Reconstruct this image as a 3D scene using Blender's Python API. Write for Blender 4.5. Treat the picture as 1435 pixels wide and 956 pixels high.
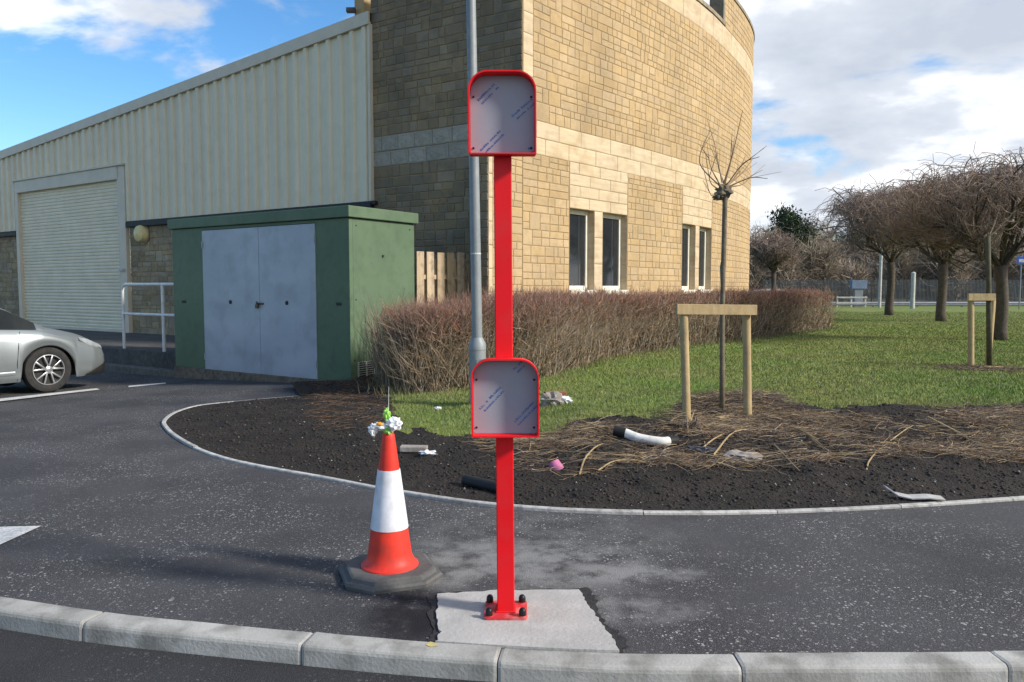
import bpy, bmesh, math, random
import numpy as np
from mathutils import Vector, Matrix, noise as mnoise
from mathutils.geometry import delaunay_2d_cdt
random.seed(7); rng = np.random.default_rng(7)
for o in list(bpy.data.objects): bpy.data.objects.remove(o)
scn = bpy.context.scene; COL = scn.collection

# ------------------------------------------------------------------ camera
CH = 1.5; FPX = 1100.0; PW, PH = 1435.0, 956.0
PITCH = math.atan(74.0 / FPX)
cam = bpy.data.cameras.new('camera'); cam.sensor_width = 36.0; cam.lens = FPX / PW * 36.0
cam.clip_start = 0.05; cam.clip_end = 2000
camo = bpy.data.objects.new('camera', cam); COL.objects.link(camo)
camo.location = (0, 0, CH); camo.rotation_euler = (math.pi / 2 - PITCH, 0, 0); scn.camera = camo

# ------------------------------------------------------------------ light
SUN_A = math.radians(-20); SUN_E = math.radians(31)
sdir = Vector((math.cos(SUN_E) * math.cos(SUN_A), math.cos(SUN_E) * math.sin(SUN_A), math.sin(SUN_E)))
sl = bpy.data.lights.new('sun', 'SUN'); sl.energy = 3.8; sl.angle = math.radians(7.0); sl.color = (1.0, 0.93, 0.83)
so = bpy.data.objects.new('sun', sl); COL.objects.link(so)
so.rotation_euler = (-sdir).to_track_quat('-Z', 'Y').to_euler(); so.location = (20, -8, 20)

w = bpy.data.worlds.new('World'); scn.world = w; w.use_nodes = True
nt = w.node_tree; N = nt.nodes; L = nt.links; N.clear()
wout = N.new('ShaderNodeOutputWorld'); bg = N.new('ShaderNodeBackground'); bg.inputs['Strength'].default_value = 0.14
L.new(bg.outputs[0], wout.inputs[0])
sky = N.new('ShaderNodeTexSky'); sky.sky_type = 'NISHITA'; sky.sun_disc = False
sky.sun_elevation = SUN_E; sky.sun_rotation = math.pi / 2 - SUN_A; sky.dust_density = 0.3; sky.ozone_density = 3.5
geo = N.new('ShaderNodeTexCoord')
sep = N.new('ShaderNodeSeparateXYZ'); L.new(geo.outputs['Generated'], sep.inputs[0])
def mth(op, a, b=None, c=None, clamp=False, nodes=N, links=L):
    n = nodes.new('ShaderNodeMath'); n.operation = op; n.use_clamp = clamp
    for i, v in enumerate((a, b, c)):
        if v is None: continue
        if hasattr(v, 'is_output') or hasattr(v, 'links'): links.new(v, n.inputs[i])
        else: n.inputs[i].default_value = v
    return n.outputs[0]
# clouds lie on a high flat layer: direction divided by its height
zz = mth('ADD', mth('MAXIMUM', sep.outputs[2], 0.0), 0.22)
cmb = N.new('ShaderNodeCombineXYZ')
L.new(mth('DIVIDE', sep.outputs[0], zz), cmb.inputs[0]); L.new(mth('DIVIDE', sep.outputs[1], zz), cmb.inputs[1])
mp = N.new('ShaderNodeMapping'); mp.inputs['Location'].default_value = (0.3, 4.2, 1.1); L.new(cmb.outputs[0], mp.inputs[0])
nA = N.new('ShaderNodeTexNoise'); nA.inputs['Scale'].default_value = 1.5; nA.inputs['Detail'].default_value = 9; nA.inputs['Roughness'].default_value = 0.55
nA.inputs['Distortion'].default_value = 0.25
L.new(mp.outputs[0], nA.inputs['Vector'])
# the cloud bank thickens towards the east (+x)
cov = mth('ADD', nA.outputs[0], mth('MULTIPLY', mth('SUBTRACT', sep.outputs[0], 0.05), 0.30))
cr = N.new('ShaderNodeMapRange'); cr.interpolation_type = 'SMOOTHSTEP'
cr.inputs[1].default_value = 0.43; cr.inputs[2].default_value = 0.53; L.new(cov, cr.inputs[0])
nB = N.new('ShaderNodeTexNoise'); nB.inputs['Scale'].default_value = 1.7; nB.inputs['Detail'].default_value = 7; nB.inputs['Roughness'].default_value = 0.55
mp2 = N.new('ShaderNodeMapping'); mp2.inputs['Location'].default_value = (1.8, 5.2, 2.4); L.new(cmb.outputs[0], mp2.inputs[0]); L.new(mp2.outputs[0], nB.inputs['Vector'])
crB = N.new('ShaderNodeValToRGB'); e = crB.color_ramp.elements
e[0].position = 0.38; e[0].color = (3.1, 3.4, 3.95, 1); e[1].position = 0.61; e[1].color = (6.9, 6.95, 7.0, 1)
m_ = e.new(0.5); m_.color = (3.9, 4.2, 4.7, 1)
L.new(nB.outputs[0], crB.inputs[0])
mx = N.new('ShaderNodeMix'); mx.data_type = 'RGBA'
hsv = N.new('ShaderNodeHueSaturation'); hsv.inputs['Saturation'].default_value = 1.22; L.new(sky.outputs[0], hsv.inputs['Color'])
L.new(cr.outputs[0], mx.inputs[0]); L.new(hsv.outputs[0], mx.inputs[6]); L.new(crB.outputs[0], mx.inputs[7])
L.new(mx.outputs[2], bg.inputs[0])

scn.render.engine = 'CYCLES'
vs = scn.view_settings; vs.view_transform = 'Standard'; vs.look = 'None'; vs.gamma = 1; vs.use_curve_mapping = False; vs.exposure = 0.5

# ------------------------------------------------------------------ pixel helpers (a pixel gives a direction only)
CP, SP = math.cos(PITCH), math.sin(PITCH)
def ray(px, py):
    u = (px - PW / 2) / FPX; v = (PH / 2 - py) / FPX
    return Vector((u, CP + v * SP, -SP + v * CP))
def onz(px, py, z=0.0):
    d = ray(px, py); t = (z - CH) / d.z
    return Vector((d.x * t, d.y * t, z))
def ony(px, py, Y):
    d = ray(px, py); t = Y / d.y
    return Vector((d.x * t, Y, CH + d.z * t))
def onplane(px, py, P, D):            # vertical plane through P along horizontal D
    d = ray(px, py); n = Vector((-D.y, D.x, 0)); t = n.dot(P - Vector((0, 0, CH))) / n.dot(d)
    q = Vector((0, 0, CH)) + d * t
    return q
def proj(p):
    x, y, z = p[0], p[1], p[2] - CH
    dep = y * CP - z * SP; up = y * SP + z * CP
    return (PW / 2 + FPX * x / dep, PH / 2 - FPX * up / dep)
def sstep(a, b, x):
    t = np.clip((x - a) / (b - a), 0, 1); return t * t * (3 - 2 * t)
def gz(x, y):                          # the car park falls gently away to the back left
    return -0.2 * sstep(1.5, 8.0, -np.asarray(x, float)) * sstep(7.0, 14.0, np.asarray(y, float))
def ong(px, py, lift=0.0):
    p = onz(px, py, 0)
    for _ in range(12): p = onz(px, py, float(gz(p.x, p.y)) + lift)
    return p

# ------------------------------------------------------------------ materials
MATS = {}
def mat(name, c1, c2=None, rough=0.7, scale=6.0, c3=None, scale3=40.0, amt3=0.5, bump=0.0, bscale=60.0, metal=0.0, spec=0.3,
        isl=0.0, streak=None, coat=0.0, lo=0.35, hi=0.65, trans=0.0, bdist=0.01, world=False):
    if name in MATS: return MATS[name]
    m = bpy.data.materials.new(name); m.use_nodes = True; nt = m.node_tree; n = nt.nodes; l = nt.links
    b = n['Principled BSDF']; b.inputs['Roughness'].default_value = rough; b.inputs['Metallic'].default_value = metal
    b.inputs['Specular IOR Level'].default_value = spec; b.inputs['Coat Weight'].default_value = coat
    if trans: b.inputs['Transmission Weight'].default_value = trans
    tc = n.new('ShaderNodeTexCoord'); mpn = n.new('ShaderNodeMapping'); PO = n.new('ShaderNodeNewGeometry').outputs['Position'] if world else tc.outputs['Object']; l.new(PO, mpn.inputs[0])
    if streak: mpn.inputs['Scale'].default_value = streak
    col = None
    if c2 is None: c2 = tuple(min(1, x * 0.82) for x in c1)
    n1 = n.new('ShaderNodeTexNoise'); n1.inputs['Scale'].default_value = scale; n1.inputs['Detail'].default_value = 6; n1.inputs['Roughness'].default_value = 0.6
    l.new(mpn.outputs[0], n1.inputs['Vector'])
    r1 = n.new('ShaderNodeMapRange'); r1.inputs[1].default_value = lo; r1.inputs[2].default_value = hi; l.new(n1.outputs[0], r1.inputs[0])
    x1 = n.new('ShaderNodeMix'); x1.data_type = 'RGBA'; x1.inputs[6].default_value = (*c1, 1); x1.inputs[7].default_value = (*c2, 1)
    l.new(r1.outputs[0], x1.inputs[0]); col = x1.outputs[2]
    if c3 is not None:
        n3 = n.new('ShaderNodeTexNoise'); n3.inputs['Scale'].default_value = scale3; n3.inputs['Detail'].default_value = 4
        l.new(PO, n3.inputs['Vector'])
        r3 = n.new('ShaderNodeMapRange'); r3.inputs[1].default_value = 0.48; r3.inputs[2].default_value = 0.68; r3.inputs[4].default_value = amt3; l.new(n3.outputs[0], r3.inputs[0])
        x3 = n.new('ShaderNodeMix'); x3.data_type = 'RGBA'; l.new(r3.outputs[0], x3.inputs[0]); l.new(col, x3.inputs[6]); x3.inputs[7].default_value = (*c3, 1)
        col = x3.outputs[2]
    if isl:
        g = n.new('ShaderNodeNewGeometry'); oi = n.new('ShaderNodeObjectInfo')
        ad = n.new('ShaderNodeMath'); ad.operation = 'ADD'; l.new(g.outputs['Random Per Island'], ad.inputs[0]); l.new(oi.outputs['Random'], ad.inputs[1])
        fr = n.new('ShaderNodeMath'); fr.operation = 'FRACT'; l.new(ad.outputs[0], fr.inputs[0])
        mr = n.new('ShaderNodeMapRange'); mr.inputs[3].default_value = 1 - isl; mr.inputs[4].default_value = 1 + isl; l.new(fr.outputs[0], mr.inputs[0])
        hs = n.new('ShaderNodeHueSaturation'); l.new(mr.outputs[0], hs.inputs['Value']); l.new(col, hs.inputs['Color'])
        f2 = n.new('ShaderNodeMath'); f2.operation = 'MULTIPLY'; f2.inputs[1].default_value = 7.31; l.new(fr.outputs[0], f2.inputs[0])
        f3 = n.new('ShaderNodeMath'); f3.operation = 'FRACT'; l.new(f2.outputs[0], f3.inputs[0])
        m2 = n.new('ShaderNodeMapRange'); m2.inputs[3].default_value = 1 - isl * 1.2; m2.inputs[4].default_value = 1 + isl * 0.6; l.new(f3.outputs[0], m2.inputs[0])
        l.new(m2.outputs[0], hs.inputs['Saturation'])
        col = hs.outputs[0]
    l.new(col, b.inputs['Base Color'])
    if bump:
        nb = n.new('ShaderNodeTexNoise'); nb.inputs['Scale'].default_value = bscale; nb.inputs['Detail'].default_value = 5
        l.new(PO, nb.inputs['Vector'])
        bp = n.new('ShaderNodeBump'); bp.inputs['Strength'].default_value = bump; bp.inputs['Distance'].default_value = bdist; l.new(nb.outputs[0], bp.inputs['Height']); l.new(bp.outputs[0], b.inputs['Normal'])
    MATS[name] = m; return m

# ------------------------------------------------------------------ mesh helpers (all coordinates are world metres)
ORG = {}
def tag(o, label=None, cat=None, group=None, kind=None):
    if label: o['label'] = label
    if cat: o['category'] = cat
    if group: o['group'] = group
    if kind: o['kind'] = kind
    return o
def empty(name, loc, label=None, cat=None, group=None, kind=None):
    o = bpy.data.objects.new(name, None); COL.objects.link(o); o.location = loc; ORG[o.name] = Vector(loc); o.empty_display_size = 0.1
    return tag(o, label, cat, group, kind)
def link(name, me, material, parent=None):
    o = bpy.data.objects.new(name, me); COL.objects.link(o)
    if material: me.materials.append(material)
    if parent is not None: o.parent = parent; ORG[o.name] = ORG[parent.name]
    return o
def meshfrom(name, V, F, material, parent=None, smooth=False, origin=None):
    V = np.asarray(V, float).reshape(-1, 3)
    if parent is not None: V = V - np.array(ORG[parent.name])
    elif origin is not None: V = V - np.array(origin)
    me = bpy.data.meshes.new(name); me.from_pydata(V.tolist(), [], F); me.update()
    if smooth: me.polygons.foreach_set('use_smooth', [True] * len(me.polygons))
    o = link(name, me, material, parent)
    if parent is None:
        ORG[o.name] = Vector(origin) if origin is not None else Vector((0, 0, 0))
        o.location = ORG[o.name]
    return o
def fastmesh(name, V, F, material, parent=None, smooth=False):      # V (n,3), F (m,k) constant k
    V = np.asarray(V, np.float32); F = np.asarray(F, np.int32)
    if parent is not None: V = V - np.array(ORG[parent.name], np.float32)
    me = bpy.data.meshes.new(name); k = F.shape[1]
    me.vertices.add(len(V)); me.vertices.foreach_set('co', V.ravel())
    me.loops.add(F.size); me.loops.foreach_set('vertex_index', F.ravel())
    me.polygons.add(len(F)); me.polygons.foreach_set('loop_start', np.arange(0, F.size, k, dtype=np.int32))
    if smooth: me.polygons.foreach_set('use_smooth', np.ones(len(F), bool))
    me.update(calc_edges=True); me.validate()
    o = link(name, me, material, parent)
    if parent is None: ORG[o.name] = Vector((0, 0, 0))
    return o
class MB:
    def __init__(s): s.v = []; s.f = []
    def add(s, V, F):
        k = len(s.v); s.v += [tuple(p) for p in V]; s.f += [tuple(i + k for i in f) for f in F]; return s
    def box(s, c, ax, ay, az, bev=0.0):           # centre and three half-axis vectors, small chamfers
        c = Vector(c); ax, ay, az = Vector(ax), Vector(ay), Vector(az)
        if bev <= 0:
            V = [c + ax * i + ay * j + az * k for i in (-1, 1) for j in (-1, 1) for k in (-1, 1)]
            F = [(0, 1, 3, 2), (4, 6, 7, 5), (0, 4, 5, 1), (2, 3, 7, 6), (0, 2, 6, 4), (1, 5, 7, 3)]
            return s.add(V, F)
        bm = bmesh.new(); bmesh.ops.create_cube(bm, size=2)
        for v in bm.verts: v.co = ax * v.co.x + ay * v.co.y + az * v.co.z
        bmesh.ops.recalc_face_normals(bm, faces=bm.faces)
        bmesh.ops.bevel(bm, geom=list(bm.edges), offset=bev, segments=2, profile=0.5, affect='EDGES')
        bm.verts.index_update()
        V = [c + v.co for v in bm.verts]; F = [[v.index for v in f.verts] for f in bm.faces]; bm.free()
        return s.add(V, F)
    def tube(s, pts, rs, n=8, cap=True):
        pts = [Vector(p) for p in pts]
        if not hasattr(rs, '__len__'): rs = [rs] * len(pts)
        k = len(s.v); prev = None
        for i, p in enumerate(pts):
            t = (pts[min(i + 1, len(pts) - 1)] - pts[max(i - 1, 0)]).normalized()
            a = t.orthogonal().normalized() if prev is None else (prev - t * prev.dot(t)).normalized()
            prev = a; b = t.cross(a)
            for j in range(n):
                th = 2 * math.pi * j / n; s.v.append(tuple(p + (a * math.cos(th) + b * math.sin(th)) * rs[i]))
        for i in range(len(pts) - 1):
            for j in range(n):
                s.f.append((k + i * n + j, k + i * n + (j + 1) % n, k + (i + 1) * n + (j + 1) % n, k + (i + 1) * n + j))
        if cap:
            s.f.append(tuple(k + j for j in range(n))[::-1]); s.f.append(tuple(k + (len(pts) - 1) * n + j for j in range(n)))
        return s
    def lathe(s, c, prof, n=24, ax=None, phase=0.0):   # prof: (radius, height) list about an axis through c
        c = Vector(c); z = Vector(ax or (0, 0, 1)).normalized(); a = z.orthogonal().normalized() if ax else Vector((1, 0, 0)); b = z.cross(a)
        k = len(s.v)
        for r, h in prof:
            for j in range(n):
                th = 2 * math.pi * j / n + phase; s.v.append(tuple(c + z * h + (a * math.cos(th) + b * math.sin(th)) * r))
        for i in range(len(prof) - 1):
            for j in range(n):
                s.f.append((k + i * n + j, k + i * n + (j + 1) % n, k + (i + 1) * n + (j + 1) % n, k + (i + 1) * n + j))
        s.f.append(tuple(k + j for j in range(n))[::-1]); s.f.append(tuple(k + (len(prof) - 1) * n + j for j in range(n)))
        return s
    def prism(s, poly, off):                      # polygon points and an extrusion vector
        n = len(poly); off = Vector(off); V = [Vector(p) for p in poly]; V += [p + off for p in V[:n]]
        F = [tuple(range(n))[::-1], tuple(range(n, 2 * n))] + [(i, (i + 1) % n, n + (i + 1) % n, n + i) for i in range(n)]
        return s.add(V, F)
    def build(s, name, material, parent=None, smooth=False, origin=None):
        o = meshfrom(name, s.v, s.f, material, parent, smooth, origin)
        bm = bmesh.new(); bm.from_mesh(o.data); bmesh.ops.recalc_face_normals(bm, faces=bm.faces); bm.to_mesh(o.data); bm.free()
        if smooth == 'auto':
            o.data.set_sharp_from_angle(angle=math.radians(38))
        return o
def segs_mesh(P0, P1, R0, R1):                    # three-sided tapered prisms, vectorised
    P0, P1 = np.asarray(P0, float), np.asarray(P1, float); R0 = np.asarray(R0, float).reshape(-1, 1); R1 = np.asarray(R1, float).reshape(-1, 1)
    d = P1 - P0; d /= np.linalg.norm(d, axis=1, keepdims=True) + 1e-9
    ref = np.where(np.abs(d[:, 2:3]) > 0.9, np.array([[1.0, 0, 0]]), np.array([[0, 0, 1.0]]))
    a = np.cross(d, ref); a /= np.linalg.norm(a, axis=1, keepdims=True) + 1e-9; b = np.cross(d, a)
    n = len(P0); V = np.empty((n, 6, 3))
    for j in range(3):
        th = 2 * math.pi * j / 3; o = a * math.cos(th) + b * math.sin(th)
        V[:, j] = P0 + o * R0; V[:, 3 + j] = P1 + o * R1
    base = (np.arange(n) * 6)[:, None]
    F = np.concatenate([base + np.array([[j, (j + 1) % 3, 3 + (j + 1) % 3, 3 + j]]) for j in range(3)], 0)
    return V.reshape(-1, 3), F
def catmull(pts, m=8):
    P = [np.asarray(p, float) for p in pts]; P = [2 * P[0] - P[1]] + P + [2 * P[-1] - P[-2]]; out = []
    for i in range(1, len(P) - 2):
        for k in range(m):
            t = k / m; a, b, c, d = P[i - 1], P[i], P[i + 1], P[i + 2]
            out.append(0.5 * ((2 * b) + (c - a) * t + (2 * a - 5 * b + 4 * c - d) * t * t + (-a + 3 * b - 3 * c + d) * t ** 3))
    out.append(P[-2]); return np.array(out)
def resample(P, step):
    P = np.asarray(P, float); s = np.r_[0, np.cumsum(np.linalg.norm(np.diff(P, axis=0), axis=1))]
    n = max(2, int(round(s[-1] / step)) + 1); q = np.linspace(0, s[-1], n)
    return np.stack([np.interp(q, s, P[:, k]) for k in range(P.shape[1])], 1)
def UP(z): return Vector((0, 0, z))
# ================================================================== GROUND
def asphalt(name, base, chip, chip_amt, dust=None, dustcol=(0.22, 0.22, 0.215), dark=None):
    m = bpy.data.materials.new(name); m.use_nodes = True; nt = m.node_tree; n = nt.nodes; l = nt.links
    b = n['Principled BSDF']; b.inputs['Roughness'].default_value = 0.86; b.inputs['Specular IOR Level'].default_value = 0.22
    tc = n.new('ShaderNodeTexCoord'); P = tc.outputs['Object']
    def M(op, a, b_=None, clamp=False): return mth(op, a, b_, None, clamp, n, l)
    def noise_(sc, det=5, rough=0.55):
        x = n.new('ShaderNodeTexNoise'); x.inputs['Scale'].default_value = sc; x.inputs['Detail'].default_value = det; x.inputs['Roughness'].default_value = rough; l.new(P, x.inputs['Vector']); return x.outputs[0]
    def rng_(v, a, b_, c=0.0, d=1.0):
        x = n.new('ShaderNodeMapRange'); x.interpolation_type = 'SMOOTHSTEP'
        for i, q in enumerate((a, b_, c, d)): x.inputs[i + 1].default_value = q
        l.new(v, x.inputs[0]); return x.outputs[0]
    def mixc(f, a, c):
        x = n.new('ShaderNodeMix'); x.data_type = 'RGBA'; l.new(f, x.inputs[0])
        for i, q in ((6, a), (7, c)):
            if isinstance(q, tuple): x.inputs[i].default_value = (*q, 1)
            else: l.new(q, x.inputs[i])
        return x.outputs[2]
    col = mixc(rng_(noise_(0.9), 0.36, 0.64), tuple(x * 0.72 for x in base), tuple(x * 1.3 for x in base))
    col = mixc(rng_(noise_(190, 3), 0.4, 0.7), col, tuple(x * 2.0 for x in base))
    hgt = noise_(150, 4)
    for sc, th, am in ((58, 0.80, 0.95), (105, 0.80, 0.7), (200, 0.75, 0.5), (34, 0.94, 0.6)):
        vo = n.new('ShaderNodeTexVoronoi'); vo.inputs['Scale'].default_value = sc; vo.inputs['Randomness'].default_value = 1; l.new(P, vo.inputs['Vector'])
        sp = n.new('ShaderNodeSeparateColor'); l.new(vo.outputs['Color'], sp.inputs[0])
        pick = M('GREATER_THAN', sp.outputs[0], th)
        near = M('LESS_THAN', vo.outputs['Distance'], 0.34)
        f = M('MULTIPLY', M('MULTIPLY', pick, near), rng_(noise_(1.3, 5, 0.6), 0.36, 0.62, 0.12 * am * chip_amt, am * chip_amt))
        tone = M('MULTIPLY', sp.outputs[1], 1.0)
        cc = mixc(tone, tuple(x * 0.55 for x in chip), tuple(min(1, x * 1.5) for x in chip))
        col = mixc(f, col, cc)
    if dust:
        sx = n.new('ShaderNodeSeparateXYZ'); l.new(P, sx.inputs[0])
        for (cx, cy, rx, ry, am) in dust:
            dx = M('DIVIDE', M('SUBTRACT', sx.outputs[0], cx), rx); dy = M('DIVIDE', M('SUBTRACT', sx.outputs[1], cy), ry)
            d2 = M('ADD', M('MULTIPLY', dx, dx), M('MULTIPLY', dy, dy))
            ff = M('MULTIPLY', rng_(d2, 0.0, 1.0, am, 0.0), rng_(noise_(5.0, 6, 0.65), 0.34, 0.66))
            col = mixc(ff, col, dustcol)
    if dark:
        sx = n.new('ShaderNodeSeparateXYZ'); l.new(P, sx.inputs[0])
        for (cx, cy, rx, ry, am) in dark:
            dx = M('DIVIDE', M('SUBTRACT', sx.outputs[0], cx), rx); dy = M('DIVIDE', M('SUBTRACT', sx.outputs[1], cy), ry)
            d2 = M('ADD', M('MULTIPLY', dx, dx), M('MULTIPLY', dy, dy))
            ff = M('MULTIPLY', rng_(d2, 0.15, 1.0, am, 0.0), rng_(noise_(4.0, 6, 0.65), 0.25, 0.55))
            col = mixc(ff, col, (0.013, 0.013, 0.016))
    l.new(col, b.inputs['Base Color'])
    bp = n.new('ShaderNodeBump'); bp.inputs['Strength'].default_value = 0.9; bp.inputs['Distance'].default_value = 0.006; l.new(hgt, bp.inputs['Height']); l.new(bp.outputs[0], b.inputs['Normal'])
    return m
def gp(px, py): p = ong(px, py); return (p.x, p.y)
d1, d2_, d3, d4 = gp(670, 790), gp(800, 790), gp(885, 803), gp(880, 850)
ASPH = asphalt('asphalt_footway', (0.045, 0.0448, 0.0475), (0.35, 0.345, 0.335), 0.9,
    dust=[(d1[0], d1[1], 0.6, 0.6, 1.0), (d2_[0], d2_[1], 0.55, 0.5, 0.85), (d3[0], d3[1], 0.5, 0.16, 1.0), (d4[0], d4[1], 0.45, 0.25, 0.75), (0.2, 4.6, 1.2, 0.9, 0.3)],
    dark=[(-0.45, 3.55, 0.30, 0.40, 1.0), (-1.7, 4.15, 1.1, 0.22, 0.35)])  # long streak left of the cone: damp with cone and post shadow painted in
ROAD = asphalt('asphalt_road', (0.028, 0.028, 0.030), (0.2, 0.2, 0.2), 0.35, dust=[(-0.95, 2.75, 0.5, 0.22, 0.8), (-0.1, 2.7, 0.5, 0.2, 0.4)], dustcol=(0.12, 0.12, 0.125))

# far ground sheet
s = 600
gm = mat('far_ground', (0.10, 0.12, 0.05), (0.13, 0.12, 0.07), 0.95, 0.2)
tag(meshfrom('ground', [(-s, -s, -0.45), (s, -s, -0.45), (s, s, -0.45), (-s, s, -0.45)], [(0, 1, 2, 3)], gm), 'wide flat ground reaching the horizon', 'ground', kind='structure')

# kerb line
KPX = [(-420, 770), (-200, 808), (0, 837), (174, 861), (457, 888), (610, 901), (773, 911), (900, 915), (1100, 915.5), (1435, 913), (1750, 907), (2200, 895)]
KC = catmull([tuple(onz(*p))[:2] for p in KPX], 10)
def kerb_y(x): return np.interp(x, KC[:, 0], KC[:, 1])
KXmin, KXmax = KC[0, 0], KC[-1, 0]
# footway and car park asphalt, one sheet that follows the kerb line at the front
xs = np.linspace(-34, 16, 150); vsx = np.r_[np.linspace(0, 3, 20), np.linspace(3.3, 26, 50)]
V = []; 
for v in vsx:
    for x in xs:
        y = float(kerb_y(np.clip(x, KXmin, KXmax))) + v; V.append((x, y, float(gz(x, y)) - 0.004))
nx = len(xs); F = [(i * nx + j, i * nx + j + 1, (i + 1) * nx + j + 1, (i + 1) * nx + j) for i in range(len(vsx) - 1) for j in range(nx - 1)]
tag(meshfrom('footway', V, F, ASPH, smooth=True), 'dark asphalt footway with pale stone chippings', 'pavement', kind='structure')
# carriageway
V = [(-34, -14, -0.085), (16, -14, -0.085)]; xs2 = np.linspace(16, -34, 120)
V += [(x, float(kerb_y(np.clip(x, KXmin, KXmax))) - 0.06, -0.085) for x in xs2]
tag(meshfrom('road', V, [tuple(range(len(V)))], ROAD), 'dark asphalt carriageway in front of the kerb', 'road', kind='structure')
# kerb stones
kmat = mat('kerb_concrete', (0.42, 0.415, 0.39), (0.30, 0.295, 0.275), 0.85, 2.5, (0.15, 0.145, 0.13), 5, 0.75, 0.25, 70, isl=0.10)
kroot = empty('kerb', (0, 3.3, 0), 'pale concrete kerb between footway and road', 'kerb', kind='structure')
prof = [(-0.002, -0.22), (-0.002, -0.003), (0.004, 0.002), (0.106, 0.001), (0.116, -0.003), (0.122, -0.010), (0.126, -0.022), (0.134, -0.22)]
JP = [-410, -170, 144, 440, 703, 1028, 1387, 1720, 2100]
kb = MB()
def kerb_at(px): 
    xs_ = KC[:, 0]; pr = np.array([proj((x, y, 0))[0] for x, y in KC]); return float(np.interp(px, pr, xs_))
JX = [kerb_at(p) for p in JP]
def kpt(x, n, z):
    y = float(kerb_y(x)); dy = float(kerb_y(x + 0.05) - kerb_y(x - 0.05)) / 0.1; t = Vector((1, dy, 0)).normalized(); nn = Vector((t.y, -t.x, 0))
    return Vector((x, y, 0)) + nn * n + UP(z)
for i in range(len(JX) - 1):
    a, b = JX[i] + 0.0025, JX[i + 1] - 0.0025; S = [a, a + 0.012] + list(np.linspace(a + 0.15, b - 0.15, 5)) + [b - 0.012, b]; V = []; n = len(prof)
    tz = random.uniform(-0.003, 0.003); tn = random.uniform(-0.003, 0.003)
    for k, x in enumerate(S):
        e_ = 1 if k in (0, len(S) - 1) else 0
        for (pn, pz) in prof:
            cn = pn - (0.003 if e_ and pn > 0.09 else 0); cz = pz - (0.003 if e_ and pz > -0.1 else 0)
            V.append(kpt(x, cn + tn, cz + tz + random.uniform(-.0012, .0012)))
    F = [(k * n + j, k * n + j + 1, (k + 1) * n + j + 1, (k + 1) * n + j) for k in range(len(S) - 1) for j in range(n - 1)]
    F += [tuple(range(n)), tuple(range((len(S) - 1) * n, len(S) * n))[::-1]]
    MB().add(V, F).build('kerb_stone', kmat, kroot)
# dark bedding that shows in the kerb joints
V = []; xk = np.linspace(JX[0], JX[-1], 80)
for x in xk: V += [kpt(x, 0.01, -0.012), kpt(x, 0.105, -0.02), kpt(x, 0.118, -0.2)]
F = [(3 * k + j, 3 * k + j + 1, 3 * k + j + 4, 3 * k + j + 3) for k in range(len(xk) - 1) for j in range(2)]
meshfrom('joint_mortar', V, F, mat('joint_dirt', (0.05, 0.05, 0.05), (0.03, 0.03, 0.03), 0.95, 30), kroot)

# concrete pad with ragged edge, and the dark tar joint round it
cm = mat('fresh_concrete', (0.42, 0.41, 0.39), (0.33, 0.325, 0.31), 0.85, 2.6, (0.48, 0.47, 0.45), 7, 0.5, 0.35, 55)
corner = [(611, 901), (617, 888), (612, 868), (613.6, 834), (700, 829), (813, 828.5), (823, 848), (840, 872), (856, 893), (868, 914)]
back = [(800, 912.5), (700, 908), (650, 905)]
poly = []
cw = [onz(*p) for p in corner]
for i in range(len(cw) - 1):
    for k in range(7): 
        p = cw[i].lerp(cw[i + 1], k / 7); poly.append(p + Vector((random.uniform(-.007, .007), random.uniform(-.007, .007), 0)))
poly.append(cw[-1])
for x in np.linspace(cw[-1].x, cw[0].x, 12)[1:-1]: poly.append(kpt(float(x), -0.003, 0))
pad = MB().prism([p + UP(-0.05) for p in poly], (0, 0, 0.058)).build('concrete_pad', cm)
tag(pad, 'pale fresh concrete pad under the red post beside the kerb', 'concrete pad', kind='structure')
tar = mat('tar_joint', (0.020, 0.020, 0.021), (0.036, 0.036, 0.038), 0.85, 25, bump=0.6, bscale=120)
edge = [p.copy() for p in poly[:len(poly) - 10]]
V = []; n = len(edge); cen = sum(edge, Vector()) / n
for i, p in enumerate(edge):
    nn = p - cen; nn.z = 0; nn.x *= 0.9; nn.normalize()
    wd = 0.022 + 0.035 * (0.5 + 0.5 * math.sin(i * 0.37)) * (1.5 if p.x > 0.3 else 0.9) + random.uniform(-.012, .012)
    V += [p - nn * 0.01 + UP(-0.0005), p + nn * wd + UP(-0.0005)]
tag(meshfrom('tar_strip', V, [(2 * i, 2 * i + 1, 2 * i + 3, 2 * i + 2) for i in range(n - 1)], tar), 'ragged black tar joint round the concrete pad', 'tar strip', kind='structure')

# white markings on the car park asphalt
wp = mat('road_paint', (0.72, 0.72, 0.70), (0.5, 0.5, 0.49), 0.7, 9, (0.12, 0.12, 0.12), 60, 0.55)
def flat(name, pxs, lift, m, label, cat):
    P = [ong(*p) for p in pxs]; P = [p + UP(lift) for p in P]
    return tag(meshfrom(name, P, [tuple(range(len(P)))], m), label, cat, kind='structure')
flat('road_marking', [(-90, 741), (58, 737.5), (4, 762), (-60, 790)], 0.003, wp, 'white painted triangle tip on the asphalt at the left edge', 'road marking')
flat('paint_mark', [(596, 905.5), (603, 901), (612, 903.5), (615, 907), (604, 908.5)], 0.006, mat('yellow_paint', (0.62, 0.50, 0.10), (0.45, 0.4, 0.2), 0.7, 30, (0.35, 0.34, 0.3), 50, 0.7), 'small worn yellow paint dab on the kerb by the concrete pad', 'paint mark')
flat('bay_line', [(-120, 572), (135, 544.5), (140, 546.2), (-120, 577)], 0.004, wp, 'thin white bay line beneath the silver car', 'road marking')
flat('bay_line', [(180, 541), (232, 536.5), (232, 538), (180, 543)], 0.004, wp, 'short faint white line left of the green kiosk', 'road marking')

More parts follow.
